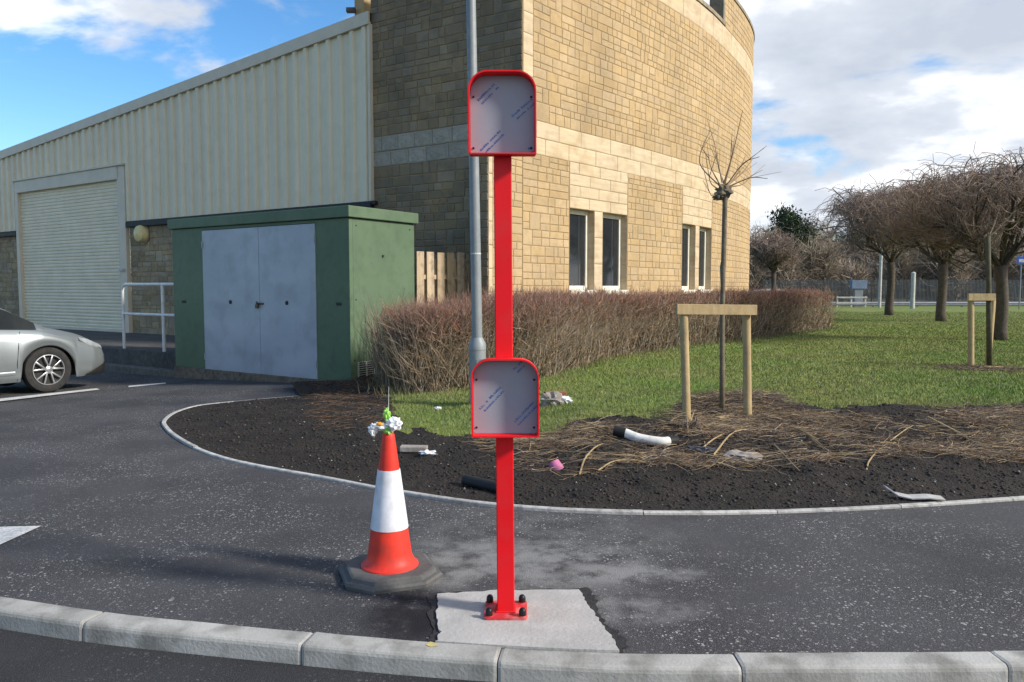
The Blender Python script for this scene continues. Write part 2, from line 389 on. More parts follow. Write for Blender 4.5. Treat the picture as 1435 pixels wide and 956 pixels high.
# ---------------------------------------------------------------- edging
EPX = [(420, 556), (370, 560), (318.6, 565), (276.5, 570), (245.8, 579.4), (230.5, 590.9), (232.4, 599), (245.8, 612), (276.5, 629.2), (314.8, 642.7), (364.6, 654.2), (441.3, 668), (518, 683), (571.6, 692.5), (648.3, 704), (698, 709.5), (760, 714.5), (850, 718.5), (960, 719.8), (1080, 718), (1230, 712), (1435, 699), (1650, 683), (1950, 660)]
EC = catmull([tuple(ong(*p))[:2] for p in EPX], 8); EC = resample(EC, 0.05)
emat = mat('edging_concrete', (0.52, 0.51, 0.49), (0.38, 0.37, 0.35), 0.85, 5, (0.12, 0.115, 0.10), 16, 0.55, 0.4, 60, isl=0.12)
eroot = empty('path_edging', (EC[0, 0], EC[0, 1], 0), 'narrow pale concrete edging curving round the planting bed', 'edging', kind='structure')
sl_ = 18
i = 0
while i < len(EC) - 2:
    j = min(i + sl_, len(EC) - 1); seg = EC[i:j + 1]; V = []; jit = random.uniform(-.004, .004)
    T = np.gradient(seg, axis=0); T /= np.linalg.norm(T, axis=1, keepdims=True)
    idx = list(range(0, len(seg), 3)); 
    if idx[-1] != len(seg) - 1: idx.append(len(seg) - 1)
    for q, k in enumerate(idx):
        p = seg[k].copy(); t = T[k]; nn = np.array([-t[1], t[0]])
        if q == 0: p = p + t * 0.003
        if q == len(idx) - 1: p = p - t * 0.003
        g = float(gz(p[0], p[1])) + jit
        for (a, z) in ((-0.023, -0.12), (-0.023, 0.010), (-0.018, 0.016), (0.018, 0.016), (0.023, 0.010), (0.023, -0.12)):
            V.append((p[0] + nn[0] * a, p[1] + nn[1] * a, g + z))
    m_ = len(idx); F = [(k * 6 + q, k * 6 + q + 1, (k + 1) * 6 + q + 1, (k + 1) * 6 + q) for k in range(m_ - 1) for q in range(5)] + [tuple(range(6)), tuple(range((m_ - 1) * 6, m_ * 6))[::-1]]
    MB().add(V, F).build('edging_stone', emat, eroot)
    i = j

# ---------------------------------------------------------------- planting bed and lawn
# first the frame of the buildings, because the bed runs up to them
Zc = ony(732, 163, 14.8); ZB = Zc.z; C0 = Vector((Zc.x, Zc.y, 0))
LF = onz(524, 193, ZB); LF.z = 0; E1 = (LF - C0).normalized(); E2 = Vector((-E1.y, E1.x, 0));
if E2.y < 0: E2 = -E2
KA = ong(492, 541); KA.z = 0                     # near corner of the green kiosk
def edist(x, y):
    P = np.stack([np.asarray(x, float).ravel(), np.asarray(y, float).ravel()], 1); best = np.full(len(P), 1e9)
    A, B = EC[:-1:4], EC[4::4]; k = min(len(A), len(B)); A, B = A[:k], B[:k]
    for a, b in zip(A, B):
        d = b - a; t = np.clip(((P - a) @ d) / (d @ d), 0, 1); q = a + t[:, None] * d; best = np.minimum(best, np.hypot(*(P - q).T))
    return best
# soil / grass border, in pixels of the lawn's front edge
GPX = [(-200, 540), (505, 552), (548, 575), (560, 622), (660, 624), (705, 632), (760, 632), (815, 612), (860, 606), (900, 618), (935, 610), (948, 585), (1000, 566), (1075, 566), (1100, 592), (1160, 600), (1250, 596), (1330, 592), (1435, 586), (1800, 575)]
GP = np.array([tuple(ong(*p))[:2] for p in GPX])
def nz(x, y, s=1.0, o=0.0): return mnoise.noise(Vector((x * s, y * s, o)))
def lawn_y(x):      # world y where grass starts, from border pixels (interpolated by view angle)
    return x
gpa = np.array([p[0] for p in GPX]); gpb = np.array([p[1] for p in GPX])
def is_lawn(x, y):
    px, py = proj((x, y, float(gz(x, y))))
    if px < 548 and y < 13: return False
    jit = 7 * nz(x, y, 2.2) + 5 * nz(x, y, 6.1, 3)
    return py + jit * (1.0 if y < 12 else 0) < np.interp(px, gpa, gpb)
def bed_z(x, y, d=None):
    d = edist(x, y) if d is None else d
    x = np.asarray(x, float).ravel(); y = np.asarray(y, float).ravel()
    h = 0.005 + 0.10 * sstep(0.05, 1.3, d) + 0.04 * sstep(1.2, 3, d)
    nn = np.array([0.045 * nz(a, b, 1.6, 5) + 0.03 * nz(a, b, 4.5, 8) + 0.018 * nz(a, b, 11, 1) for a, b in zip(x, y)])
    f = sstep(0.02, 0.3, d) * (1 - 0.75 * sstep(9, 13, y))
    mound = 0.13 * np.exp(-(((x - 2.75) / 0.6) ** 2 + ((y - 8.9) / 0.6) ** 2)) + 0.10 * np.exp(-(((x - 4.2) / 1.1) ** 2 + ((y - 8.3) / 0.45) ** 2)) + 0.08 * np.exp(-(((x - 1.2) / 0.6) ** 2 + ((y - 7.6) / 0.4) ** 2))
    return gz(x, y) + np.maximum(h + nn * f + mound, 0.012)
far = [(16, 14), (30, 30), (60, 62), (9, 62), (8.2, 30), (8.0, 26.5)]
bnd = [tuple(p) for p in EC[::3]] + far
bnd += [(3.5, 19.2), (0.4, 15.2), (-1.6, 14.2), (KA.x + 0.3, KA.y + 0.5), (KA.x, KA.y - 0.06), (KA.x - 0.9, KA.y - 0.1)]
from mathutils.geometry import intersect_point_line
BN = np.array(bnd)
def inside(P):
    x, y = P[:, 0], P[:, 1]; r = np.zeros(len(P), bool); n = len(BN)
    for i in range(n):
        x1, y1 = BN[i]; x2, y2 = BN[(i + 1) % n]
        c = ((y1 > y) != (y2 > y)) & (x < (x2 - x1) * (y - y1) / ((y2 - y1) or 1e-9) + x1); r ^= c
    return r
pts = []
for (x0, x1, y0, y1, st) in ((-6, 9, 4.8, 9.6, 0.085), (-5, 12, 9.6, 14, 0.22), (-3, 22, 14, 26, 0.6), (5, 60, 26, 62, 2.0)):
    gx, gy = np.meshgrid(np.arange(x0, x1, st), np.arange(y0, y1, st)); q = np.stack([gx.ravel(), gy.ravel()], 1) + rng.uniform(-0.3, 0.3, (gx.size, 2)) * st
    pts.append(q)
pts = np.concatenate(pts); pts = pts[inside(pts)]; dd = edist(pts[:, 0], pts[:, 1]); pts = pts[dd > 0.03]
allp = [Vector(p) for p in bnd] + [Vector(p) for p in pts]
res = delaunay_2d_cdt(allp, [], [list(range(len(bnd)))], 1, 1e-5)
v2 = np.array([(p.x, p.y) for p in res[0]]); zz_ = bed_z(v2[:, 0], v2[:, 1]); V3 = np.column_stack([v2, zz_])
soilF, lawnF = [], []
for f in res[2]:
    c = v2[list(f)].mean(0); (lawnF if is_lawn(c[0], c[1]) else soilF).append(tuple(f))
def soil_mat():
    m = mat('bed_soil', (0.020, 0.017, 0.015), (0.036, 0.029, 0.024), 0.95, 2.2, (0.010, 0.009, 0.008), 22, 0.8, 1.0, 45, bdist=0.03)
    return m
SOIL = soil_mat()
def compact(F):
    ids = sorted({i for f in F for i in f}); mp_ = {k: i for i, k in enumerate(ids)}; return V3[ids], [tuple(mp_[i] for i in f) for f in F]
a, b = compact(soilF); tag(meshfrom('soil_bed', a, b, SOIL, smooth=True), 'dark brown bare soil bed inside the edging', 'soil', kind='structure')
LAWN = mat('lawn_turf', (0.13, 0.20, 0.042), (0.19, 0.20, 0.06), 0.95, 0.35, (0.09, 0.105, 0.035), 14, 0.6, 0.8, 60, bdist=0.02)
a, b = compact(lawnF); tag(meshfrom('lawn', a, b, LAWN, smooth=True), 'green mown lawn between hedge and soil bed', 'lawn', kind='structure')
# height lookup for placing things on the bed
def bz(x, y): return float(bed_z([x], [y])[0])
def onb(px, py):
    p = ong(px, py)
    for _ in range(6): p = onz(px, py, bz(p.x, p.y))
    return p
# ================================================================== STONE BUILDING
STONE = mat('sandstone_block', (0.50, 0.36, 0.195), (0.37, 0.27, 0.15), 0.92, 0.9, (0.30, 0.22, 0.125), 7, 0.35, 0.9, 42, isl=0.075, world=True, streak=(1, 1, 0.35), lo=0.4, hi=0.75, bdist=0.02)
MORTAR = mat('stone_mortar', (0.36, 0.265, 0.15), (0.27, 0.20, 0.115), 0.95, 5, bump=0.6, bscale=60)
ASHLAR = mat('pale_ashlar', (0.60, 0.49, 0.335), (0.50, 0.39, 0.25), 0.9, 1.6, (0.36, 0.26, 0.155), 3.0, 0.45, 0.35, 40, isl=0.05, streak=(1, 1, 7), world=True)
FRAME = mat('cream_window_frame', (0.80, 0.77, 0.66), (0.70, 0.67, 0.56), 0.5, 5)
PANE = mat('dark_glazing', (0.016, 0.019, 0.022), (0.024, 0.028, 0.032), 0.05, 2, spec=0.6)
ROOFM = mat('roof_lead', (0.09, 0.09, 0.095), (0.06, 0.06, 0.065), 0.7, 4)
rp = [(732, 163), (753, 169), (793, 180), (880, 202.5), (927, 215.7), (984, 233), (1014, 246), (1040, 259), (1052, 268)]
RPT = [tuple(onz(*p, ZB))[:2] for p in rp]
RC = catmull(RPT, 10)
tdir = RC[-1] - RC[-4]; tdir /= np.linalg.norm(tdir); ang = math.atan2(tdir[1], tdir[0]); ext = [RC[-1]]
for k in range(8):
    ang += 0.10; ext.append(ext[-1] + 0.7 * np.array([math.cos(ang), math.sin(ang)]))
RC = resample(np.vstack([RC, np.array(ext[1:])]), 0.1)
# smooth the path a little so that small pixel errors do not ripple the wall
for _ in range(60): RC[1:-1] = 0.5 * RC[1:-1] + 0.25 * (RC[:-2] + RC[2:])
LFx = LF - E1 * 0.0
LEND = LF + E1 * 0.05
def left_px(px): q = onplane(px, 320, C0, E1); return np.array([q.x, q.y])
LC_up = resample(np.array([[LEND.x, LEND.y], [C0.x, C0.y]]), 0.1)
LC_low = LC_up
def s_of_px(path, px, z):
    S = np.r_[0, np.cumsum(np.linalg.norm(np.diff(path, axis=0), axis=1))]; q = np.array([proj((p[0], p[1], z))[0] for p in path])
    k = int(np.argmax(q)); return float(np.interp(px, q[:k + 1], S[:k + 1]))
s748 = s_of_px(RC, 748, 3.0)
class Path:
    def __init__(s, P):
        s.P = np.asarray(P, float); s.S = np.r_[0, np.cumsum(np.linalg.norm(np.diff(s.P, axis=0), axis=1))]; s.len = s.S[-1]
    def at(s, t): return Vector((float(np.interp(t, s.S, s.P[:, 0])), float(np.interp(t, s.S, s.P[:, 1])), 0))
    def frame(s, t, h=0.12):
        a = s.at(max(0, t - h)); b = s.at(min(s.len, t + h)); T = (b - a).normalized(); return s.at(t), T, Vector((T.y, -T.x, 0))
pL_up, pL_low, pR = Path(LC_up), Path(LC_low), Path(RC)
# corner buttress below the band: the right wall runs on past the corner towards the road
tb = pR.at(0) - pR.at(0.8); tb.normalize(); BUT = 0.0
while proj(C0 + tb * BUT + UP(2))[0] > 684.5 and BUT < 2: BUT += 0.01
BE = C0 + tb * BUT; BF = BE + E1 * 0.36; qd = (BF - C0); BG = BF - tb * (qd.dot(Vector((-E1.y, E1.x, 0))) / tb.dot(Vector((-E1.y, E1.x, 0))))
pBR = Path(resample(np.array([[BE.x, BE.y], [C0.x, C0.y]]), 0.1)); pBF = Path(np.array([[BF.x, BF.y], [BE.x, BE.y]])); pBL = Path(np.array([[BG.x, BG.y], [BF.x, BF.y]]))
RLEN = pR.len
# unit stones: rock-faced front on a bevelled block; x along the wall, y outwards, z up
UN = []
for q in range(10):
    r = random.Random(q); V = []; hw = 0.5
    for (x, z) in ((-.5, -.5), (.5, -.5), (.5, .5), (-.5, .5)): V.append((x, -1.0, z))
    for (x, z) in ((-.5, -.5), (.5, -.5), (.5, .5), (-.5, .5)): V.append((x * (1 - r.uniform(0, .012)), r.uniform(.25, .55), z * (1 - r.uniform(0, .05))))
    for (x, z) in ((-.5, -.5), (.5, -.5), (.5, .5), (-.5, .5)): V.append((x * (0.90 + r.uniform(-.03, .03)), r.uniform(.75, 1.1), z * (0.83 + r.uniform(-.05, .05))))
    V.append((r.uniform(-.15, .15), r.uniform(.9, 1.35), r.uniform(-.15, .15)))
    F = [(0, 1, 5, 4), (1, 2, 6, 5), (2, 3, 7, 6), (3, 0, 4, 7), (4, 5, 9, 8), (5, 6, 10, 9), (6, 7, 11, 10), (7, 4, 8, 11), (8, 9, 12), (9, 10, 12), (10, 11, 12), (11, 8, 12)]
    UN.append((np.array(V), F))
def rubble(path, z0, z1, openings=(), ch=(0.27, 0.36), ll=(0.24, 0.52), s0=0.0, s1=None, joint=0.013):
    out = []; s1 = path.len if s1 is None else s1; z = z0
    def put(a, b, za, zb):
        for (o0, o1, p0, p1) in openings:
            if a < o1 - .01 and b > o0 + .01 and za < p1 - .01 and zb > p0 + .01:
                if za >= p0 - 0.06 and zb <= p1 + 0.06:          # clip the stone at the opening's jambs
                    if a < o0 - 0.06: put(a, o0, za, zb)
                    if b > o1 + 0.06: put(o1, b, za, zb)
                elif za < p0: 
                    if p0 - za > 0.05: put(a, b, za, p0)
                    put(a, b, p0, zb)
                else:
                    put(a, b, za, p1)
                    if zb - p1 > 0.05: put(a, b, p1, zb)
                return
        if b - a < 0.04 or zb - za < 0.03: return
        out.append((path, a, b, za, zb, joint))
    while z < z1 - 0.03:
        h = random.uniform(*ch); hfr = random.uniform(0.36, 0.64)
        if z1 - z - h < 0.12: h = z1 - z
        s = s0 - random.uniform(0, 0.25); s = max(s, s0)
        while s < s1 - 0.02:
            l = random.uniform(*ll) * random.choice((0.8, 1, 1, 1.25))
            if s1 - s - l < 0.15: l = s1 - s
            m = random.random()
            if m < 0.13: put(s, s + l * 0.8 if s + l < s1 else s + l, z, z + h); l = l * 0.8 if s + l < s1 else l
            else:
                for (za, zb) in ((z, z + h * hfr), (z + h * hfr, z + h)):
                    if l > 0.34 and random.random() < 0.55:
                        c = s + l * random.uniform(0.35, 0.65); put(s, c, za, zb); put(c, s + l, za, zb)
                    else: put(s, s + l, za, zb)
            s += l
        z += h
    return out
def ashlar(path, z0, z1, rows, ll, s0, s1, joint=0.008, off=0.0):
    out = []
    for r in range(rows):
        za, zb = z0 + (z1 - z0) * r / rows, z0 + (z1 - z0) * (r + 1) / rows; s = s0; first = True
        while s < s1 - 0.02:
            l = random.uniform(*ll) * (0.55 if first and r % 2 else 1); first = False
            if s1 - s - l < 0.2: l = s1 - s
            out.append((path, s, s + l, za, zb, joint)); s += l
    return out
def stone_xf(rec, proud=0.012):
    path, a, b, za, zb, j = rec; c, T, Nn = path.frame((a + b) / 2, min(0.12, (b - a) / 2))
    P0, P1 = path.at(a), path.at(b); T = (P1 - P0); Lc = T.length; T.normalize(); Nn = Vector((T.y, -T.x, 0)); c = (P0 + P1) / 2
    c = c + UP((za + zb) / 2)
    return c, T, Nn, Lc - j, (zb - za) - j, proud
UMESH = {}
def emit_stones(recs, root, name, material, rest_name, limit, flatf=1.0, proud=0.012):
    def size(rec):
        c, T, Nn, l, h, p = stone_xf(rec); px, py = proj(c)
        if px < -20 or px > 1455 or py < -10 or py > 960: return -1
        dep = c.y; vis = abs(Nn.dot((c - Vector((0, 0, CH))).normalized())); return l * h * vis / dep ** 2
    recs = sorted(recs, key=size, reverse=True)
    for k, rec in enumerate(recs[:limit]):
        c, T, Nn, l, h, p = stone_xf(rec, proud); q = random.randrange(10); key = (q, material.name, name)
        if key not in UMESH:
            me = bpy.data.meshes.new(name); me.from_pydata((UN[q][0] * np.array([1, 1, 1])).tolist(), [], UN[q][1]); me.update(); me.materials.append(material); UMESH[key] = me
        o = bpy.data.objects.new(name, UMESH[key]); COL.objects.link(o); o.parent = root; ORG[o.name] = ORG[root.name]
        R = Matrix((( T.x * l, Nn.x * p, 0, c.x - ORG[root.name].x), (T.y * l, Nn.y * p, 0, c.y - ORG[root.name].y), (0, 0, h, c.z - ORG[root.name].z), (0, 0, 0, 1)))
        o.matrix_local = R
    V, F = [], []
    for rec in recs[limit:]:
        c, T, Nn, l, h, p = stone_xf(rec, proud); U, uf = UN[random.randrange(10)]; k = len(V) * 13
        X = np.array(c) + U[:, :1] * l * np.array(T) + U[:, 1:2] * p * np.array(Nn) + U[:, 2:3] * np.array([0, 0, h])
        V.append(X); F += [tuple(i + k for i in f) for f in uf]
    if V:
        o = meshfrom(rest_name, np.concatenate(V), F, material, root); tag(o, kind='stuff'); return o

bz0 = -0.25
ZBb = onz(655, 219, 0).z
BT = ZB; BB = CH + (BT - CH) * (404 - 219.0) / (404 - 173.0)          # string band, top and bottom
WH = None
# window openings on the curved wall
sb = empty('stone_building', (C0.x, C0.y, bz0), 'tall sandstone building with a curved sunlit wall and pale stone band', 'building')
def spx(px, z): return s_of_px(RC, px, z)
def z_at(s, py):
    c = pR.at(s); return ony(proj((c.x, c.y, 2))[0], py, c.y).z
wins = []
for (xa, xb, yh, ys) in ((798, 832, 293.5, 402), (844.5, 878, 298, 402), (955.5, 973.5, 316, 401.5), (979.5, 996, 319, 401.5)):
    a, b = spx(xa, 2.2), spx(xb, 2.2); zt = z_at((a + b) / 2, yh); zs = z_at((a + b) / 2, ys); wins.append([a, b, zs, zt])
for g in ((0, 1), (2, 3)):
    zt = sum(wins[i][3] for i in g) / 2; zs = sum(wins[i][2] for i in g) / 2
    for i in g: wins[i][2] = zs; wins[i][3] = zt
ztop = (wins[0][3] + wins[2][3]) / 2
for wv in wins: wv[3] = ztop; wv[2] = 1.46
panels = [(wins[0][0] - 0.02, wins[1][1] + 0.02), (wins[2][0] - 0.02, wins[3][1] + 0.02)]
SW = 0.34; 
ops = [(p0, p1, wins[0][2] - 0.16, BB) for (p0, p1) in panels]
CO, CT, PT = 8.15, 8.75, 9.75                                             # cornice, coping top, tall parapet
s_pier = spx(1015.5, 8.5)
recsA, recsB, recsD = [], [], []
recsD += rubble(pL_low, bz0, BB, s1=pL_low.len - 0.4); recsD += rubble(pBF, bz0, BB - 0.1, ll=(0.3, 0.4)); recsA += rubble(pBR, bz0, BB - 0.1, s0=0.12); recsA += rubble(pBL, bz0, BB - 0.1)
recsA += rubble(pR, bz0, BB, ops, s0=0.01)
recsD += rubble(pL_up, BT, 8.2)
s747 = spx(747, 6.0)
recsA += rubble(pR, BT, CO, s0=s747, s1=RLEN)
recsA += rubble(pR, CT, PT, s0=s_pier, s1=RLEN, ch=(0.3, 0.36))
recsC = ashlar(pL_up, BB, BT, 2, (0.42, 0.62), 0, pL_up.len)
recsB += ashlar(pR, BB, BT, 2, (0.7, 1.1), 0, RLEN)
for (p0, p1) in panels: recsB += ashlar(pR, wins[0][3], BB, 4, (0.55, 0.9), p0 + 0.01, p1 - 0.01)
for k in range(2):
    a, b = wins[2 * k], wins[2 * k + 1]
    recsB += ashlar(pR, a[2] - 0.0, a[3], 3, (3, 4), a[1] + 0.015, b[0] - 0.015)       # mullion pier
recsB += ashlar(pR, CO, CT, 1, (0.8, 1.1), 0, RLEN)
recsB += ashlar(pR, BT, CO, 9, (3, 4), 0.02, s747)                         # quoin strip on the upper corner
recsB += ashlar(pBR, bz0, BB - 0.1, 10, (3, 4), 0.0, 0.12)
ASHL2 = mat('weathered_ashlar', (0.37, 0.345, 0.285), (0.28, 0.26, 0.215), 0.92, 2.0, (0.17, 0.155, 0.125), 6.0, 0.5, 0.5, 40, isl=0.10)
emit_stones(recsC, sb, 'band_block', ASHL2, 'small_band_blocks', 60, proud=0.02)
LICHEN_SHADE = mat('shaded_lichened_block', (0.285, 0.215, 0.125), (0.18, 0.15, 0.105), 0.93, 0.9, (0.13, 0.115, 0.09), 4, 0.5, 0.8, 38, isl=0.15, world=True, streak=(1, 1, 0.5), bdist=0.02)  # greyer lichened stone, darkened too for the shade on the left face
emit_stones(recsD, sb, 'shaded_lichened_stone', LICHEN_SHADE, 'small_shaded_lichened_stones', 200)
emit_stones(recsA, sb, 'stone_block', STONE, 'small_stone_blocks', 290, proud=0.007)
emit_stones(recsB, sb, 'ashlar_block', ASHLAR, 'small_ashlar_blocks', 150, proud=0.010)
# mortar core behind the stones with the window openings left free
def core(path, z0, z1, opens, name, s0=0.0, s1=None, setb=0.004, d=0.0, material=None):
    s1 = path.len if s1 is None else s1
    S = sorted({s0, s1, *[o[0] for o in opens], *[o[1] for o in opens], *[float(x) for x in np.arange(s0, s1, 0.4)]}); S = [x for x in S if s0 <= x <= s1]
    Z = sorted({z0, z1, *[o[2] for o in opens], *[o[3] for o in opens]}); V = []; F = []
    for x in S:
        c, T, Nn = path.frame(x)
        for z in Z: V.append(c - Nn * setb + UP(z))
    nz_ = len(Z)
    for i in range(len(S) - 1):
        for j in range(nz_ - 1):
            ms, mz = (S[i] + S[i + 1]) / 2, (Z[j] + Z[j + 1]) / 2
            if any(o[0] < ms < o[1] and o[2] < mz < o[3] for o in opens): continue
            F.append((i * nz_ + j, (i + 1) * nz_ + j, (i + 1) * nz_ + j + 1, i * nz_ + j + 1))
    return meshfrom(name, V, F, material or MORTAR, sb)
wo = [(a, b, c, d) for a, b, c, d in wins]
core(pL_low, bz0, BB, [], 'wall_core'); core(pBF, bz0, BB - 0.1, [], 'wall_core'); core(pBR, bz0, BB - 0.1, [], 'wall_core'); core(pBL, bz0, BB - 0.1, [], 'wall_core'); core(pR, bz0, BB, wo, 'wall_core')
core(pL_up, BB, 8.2, [], 'wall_core'); core(pR, BB, CT, [], 'wall_core'); core(pR, CT, PT, [], 'wall_core', s0=s_pier)
MB().prism([BE + tb * 0.03 + UP(BB - 0.095), BF + tb * 0.03 + E1 * 0.03 + UP(BB - 0.095), BG + E1 * 0.03 + UP(BB - 0.095), C0 + UP(BB - 0.095)], (0, 0, 0.09)).build('buttress_cap', ASHL2, sb)
# roof behind the parapets, coping and pier
inner = [pR.at(x) for x in np.linspace(0, RLEN, 14)]
rpoly = [p + UP(7.9) for p in inner] + [Vector((*LC_up[0], 0)) + E2 * 14 + UP(7.9), Vector((*LC_up[0], 0)) + UP(7.9)]
meshfrom('roof', rpoly, [tuple(range(len(rpoly)))], ROOFM, sb)
bk = MB()
wl = [Vector((*LC_up[0], 0)), Vector((*LC_up[0], 0)) + E2 * 14, pR.at(RLEN)]
bk.add([wl[0] + UP(bz0), wl[1] + UP(bz0), wl[2] + UP(bz0), wl[0] + UP(8.2), wl[1] + UP(8.2), wl[2] + UP(8.2)], [(0, 1, 4, 3), (1, 2, 5, 4)]).build('rear_wall', MORTAR, sb)
def coping(path, s0, s1, z, wd, th, over):
    m = MB(); S = np.linspace(s0, s1, max(3, int((s1 - s0) / 0.5))); V = []
    for x in S:
        c, T, Nn = path.frame(x)
        for (a, h) in ((over, 0), (over, th), (-wd, th), (-wd, 0)): V.append(c + Nn * a + UP(z + h))
    F = [(4 * i + j, 4 * i + (j + 1) % 4, 4 * i + 4 + (j + 1) % 4, 4 * i + 4 + j) for i in range(len(S) - 1) for j in range(4)] + [(0, 1, 2, 3), tuple(range(4 * len(S) - 4, 4 * len(S)))[::-1]]
    m.add(V, F); m.build('coping', COPE, sb)
COPE = mat('weathered_coping', (0.34, 0.29, 0.21), (0.20, 0.175, 0.135), 0.9, 2.0, (0.10, 0.09, 0.075), 8, 0.5, 0.4, 40)
coping(pR, 0, s_pier, CT + 0.003, 0.3, 0.10, 0.035); coping(pR, s_pier, RLEN, PT + 0.003, 0.3, 0.09, 0.035)
coping(pL_up, 0, pL_up.len, 8.2, 0.3, 0.1, 0.035)
c, T, Nn = pR.frame(s_pier); MB().box(c - Nn * 0.2 + UP((CT + PT) / 2), T * 0.14, Nn * 0.2, UP((PT - CT) / 2), 0.01).build('parapet_pier', COPE, sb)
c, T, Nn = pR.frame(s_pier - 1.1); MB().box(c - Nn * 0.95 + UP(9.2), T * 0.9, Nn * 0.35, UP(0.5), 0.01).build('roof_plant', ROOFM, sb)
# windows
for i, (a, b, zs, zt) in enumerate(wins):
    pa, pb = pR.at(a), pR.at(b); T = (pb - pa).normalized(); Nn = Vector((T.y, -T.x, 0)); mid = (pa + pb) / 2; hw = (pb - pa).length / 2; dep = 0.17
    wd_ = empty  # each window is a part of the building
    rv = MB()
    A0, A1, B0, B1 = pa + UP(zs), pa + UP(zt), pb + UP(zs), pb + UP(zt)
    off = -Nn * (dep + 0.06); fr_ = Nn * 0.006
    rv.add([A0 + fr_, A1 + fr_, A1 + off, A0 + off], [(0, 1, 2, 3)]); rv.add([B0 + fr_, B1 + fr_, B1 + off, B0 + off], [(0, 1, 2, 3)]); rv.add([A1 + fr_, B1 + fr_, B1 + off, A1 + off], [(0, 1, 2, 3)]); rv.add([A0, B0, B0 + off, A0 + off], [(0, 1, 2, 3)])
    win = rv.build('window', ASHLAR, sb)
    cz = (zs + zt) / 2; hh = (zt - zs) / 2; cc = mid - Nn * dep; f = MB(); t = 0.045
    for sg in (-1, 1): f.box(cc + T * sg * (hw - t) + UP(cz), T * t, Nn * 0.03, UP(hh - 0.002), 0.006)
    for sg in (-1, 1): f.box(cc + UP(cz + sg * (hh - t - 0.002)), T * (hw - 2 * t), Nn * 0.028, UP(t), 0.006)
    f.build('frame', FRAME, win)
    pm = MB().box(cc + UP(cz) - Nn * 0.006, T * (hw - 2 * t + 0.004), Nn * 0.006, UP(hh - 2 * t + 0.004)).build('pane', PANE, win)
    MB().box(cc + T * (hw * 0.28) + UP(cz) + Nn * 0.002, T * hw * 0.012, Nn * 0.005, UP(hh - 2 * t)).build('glazing_bar', mat('blind_edge', (0.10, 0.105, 0.11), rough=0.5), win)
    MB().box(mid - Nn * 0.06 + UP(zs - 0.05), T * (hw + 0.02), Nn * 0.13, UP(0.052), 0.008).build('sill', FRAME, win)
# fittings on the roof edge to the far left
q = Vector((*LC_up[0], 0)) + E2 * 1.2
ch = empty('rooftop_chimney', (q.x, q.y, 7.0), 'stone stack with a small lamp just above the metal roof edge', 'chimney')
cp = ony(512, 8, q.y); MB().box((cp.x, q.y, 8.0), E1 * 0.14, E2 * 0.2, UP(1.1), 0.01).build('stack', STONE, ch)
MB().box((cp.x - 0.28, q.y - 0.2, ony(505, 19, q.y).z), (0.1, 0, 0), (0, .06, 0), UP(0.05), 0.01).build('lamp', ROOFM, ch)

# ================================================================== METAL CLAD SHED
GREYCLAD = mat('cream_cladding', (0.71, 0.655, 0.495), (0.65, 0.60, 0.455), 0.5, 0.8, (0.56, 0.505, 0.36), 3.5, 0.3, streak=(3, 3, 0.25), isl=0.03, spec=0.3)
TRIM = mat('grey_cream_trim', (0.62, 0.56, 0.44), (0.55, 0.50, 0.39), 0.5, 3, spec=0.3)
SHUT = mat('shutter_slats', (0.78, 0.70, 0.52), (0.69, 0.62, 0.455), 0.45, 2, spec=0.35)
DARK = mat('dark_steel', (0.02, 0.02, 0.021), (0.03, 0.03, 0.03), 0.6, 8)
WHITE = mat('white_paint_metal', (0.78, 0.78, 0.77), (0.68, 0.68, 0.66), 0.45, 6, (0.42, 0.36, 0.28), 14, 0.25)
GO = LF.copy()                                     # the shed wall runs on in the plane of the left face
def gw(px, py, out=0.0): q = onplane(px, py, GO - E2 * out, E1); return q
def gs(px, py): return (gw(px, py) - GO).dot(E1)
OUT = -E2
SLAB = 0.25
sh = empty('metal_shed', (GO.x, GO.y, -0.25), 'cream metal clad shed with sloping roof joined to the stone building', 'shed')
zc0 = gw(525, 282).z                               # bottom of the cladding
r0, r1 = gw(519, 36), gw(2, 225); sr0, sr1 = (r0 - GO).dot(E1), (r1 - GO).dot(E1); slope = (r1.z - r0.z) / (sr1 - sr0)
def roofz(s): return r0.z + slope * (s - sr0)
dsA, dsB = gs(181, 300), gs(27, 300); dzT = gw(181, 232).z   # shutter surround
send = sr1 + 6.0
pitch_ = 0.36; s = 0.0
while s < send:
    e_ = min(s + pitch_, send); V = []; prof = [(0, 0.0), (0.11, 0.0), (0.135, 0.055), (0.225, 0.055), (0.25, 0.0), (0.36, 0.0)]
    zb = zc0
    mid_ = (s + e_) / 2
    if dsA < mid_ < dsB: zb = dzT
    m = MB()
    for (u, d) in prof:
        x = min(s + u, send); P = GO + E1 * x + OUT * (0.05 + d); m.v += [tuple(P + UP(zb)), tuple(P + UP(roofz(x) + 0.05))]
    m.f = [(2 * i, 2 * i + 2, 2 * i + 3, 2 * i + 1) for i in range(len(prof) - 1)]
    meshfrom('cladding_panel', m.v, m.f, GREYCLAD, sh)
    s = e_
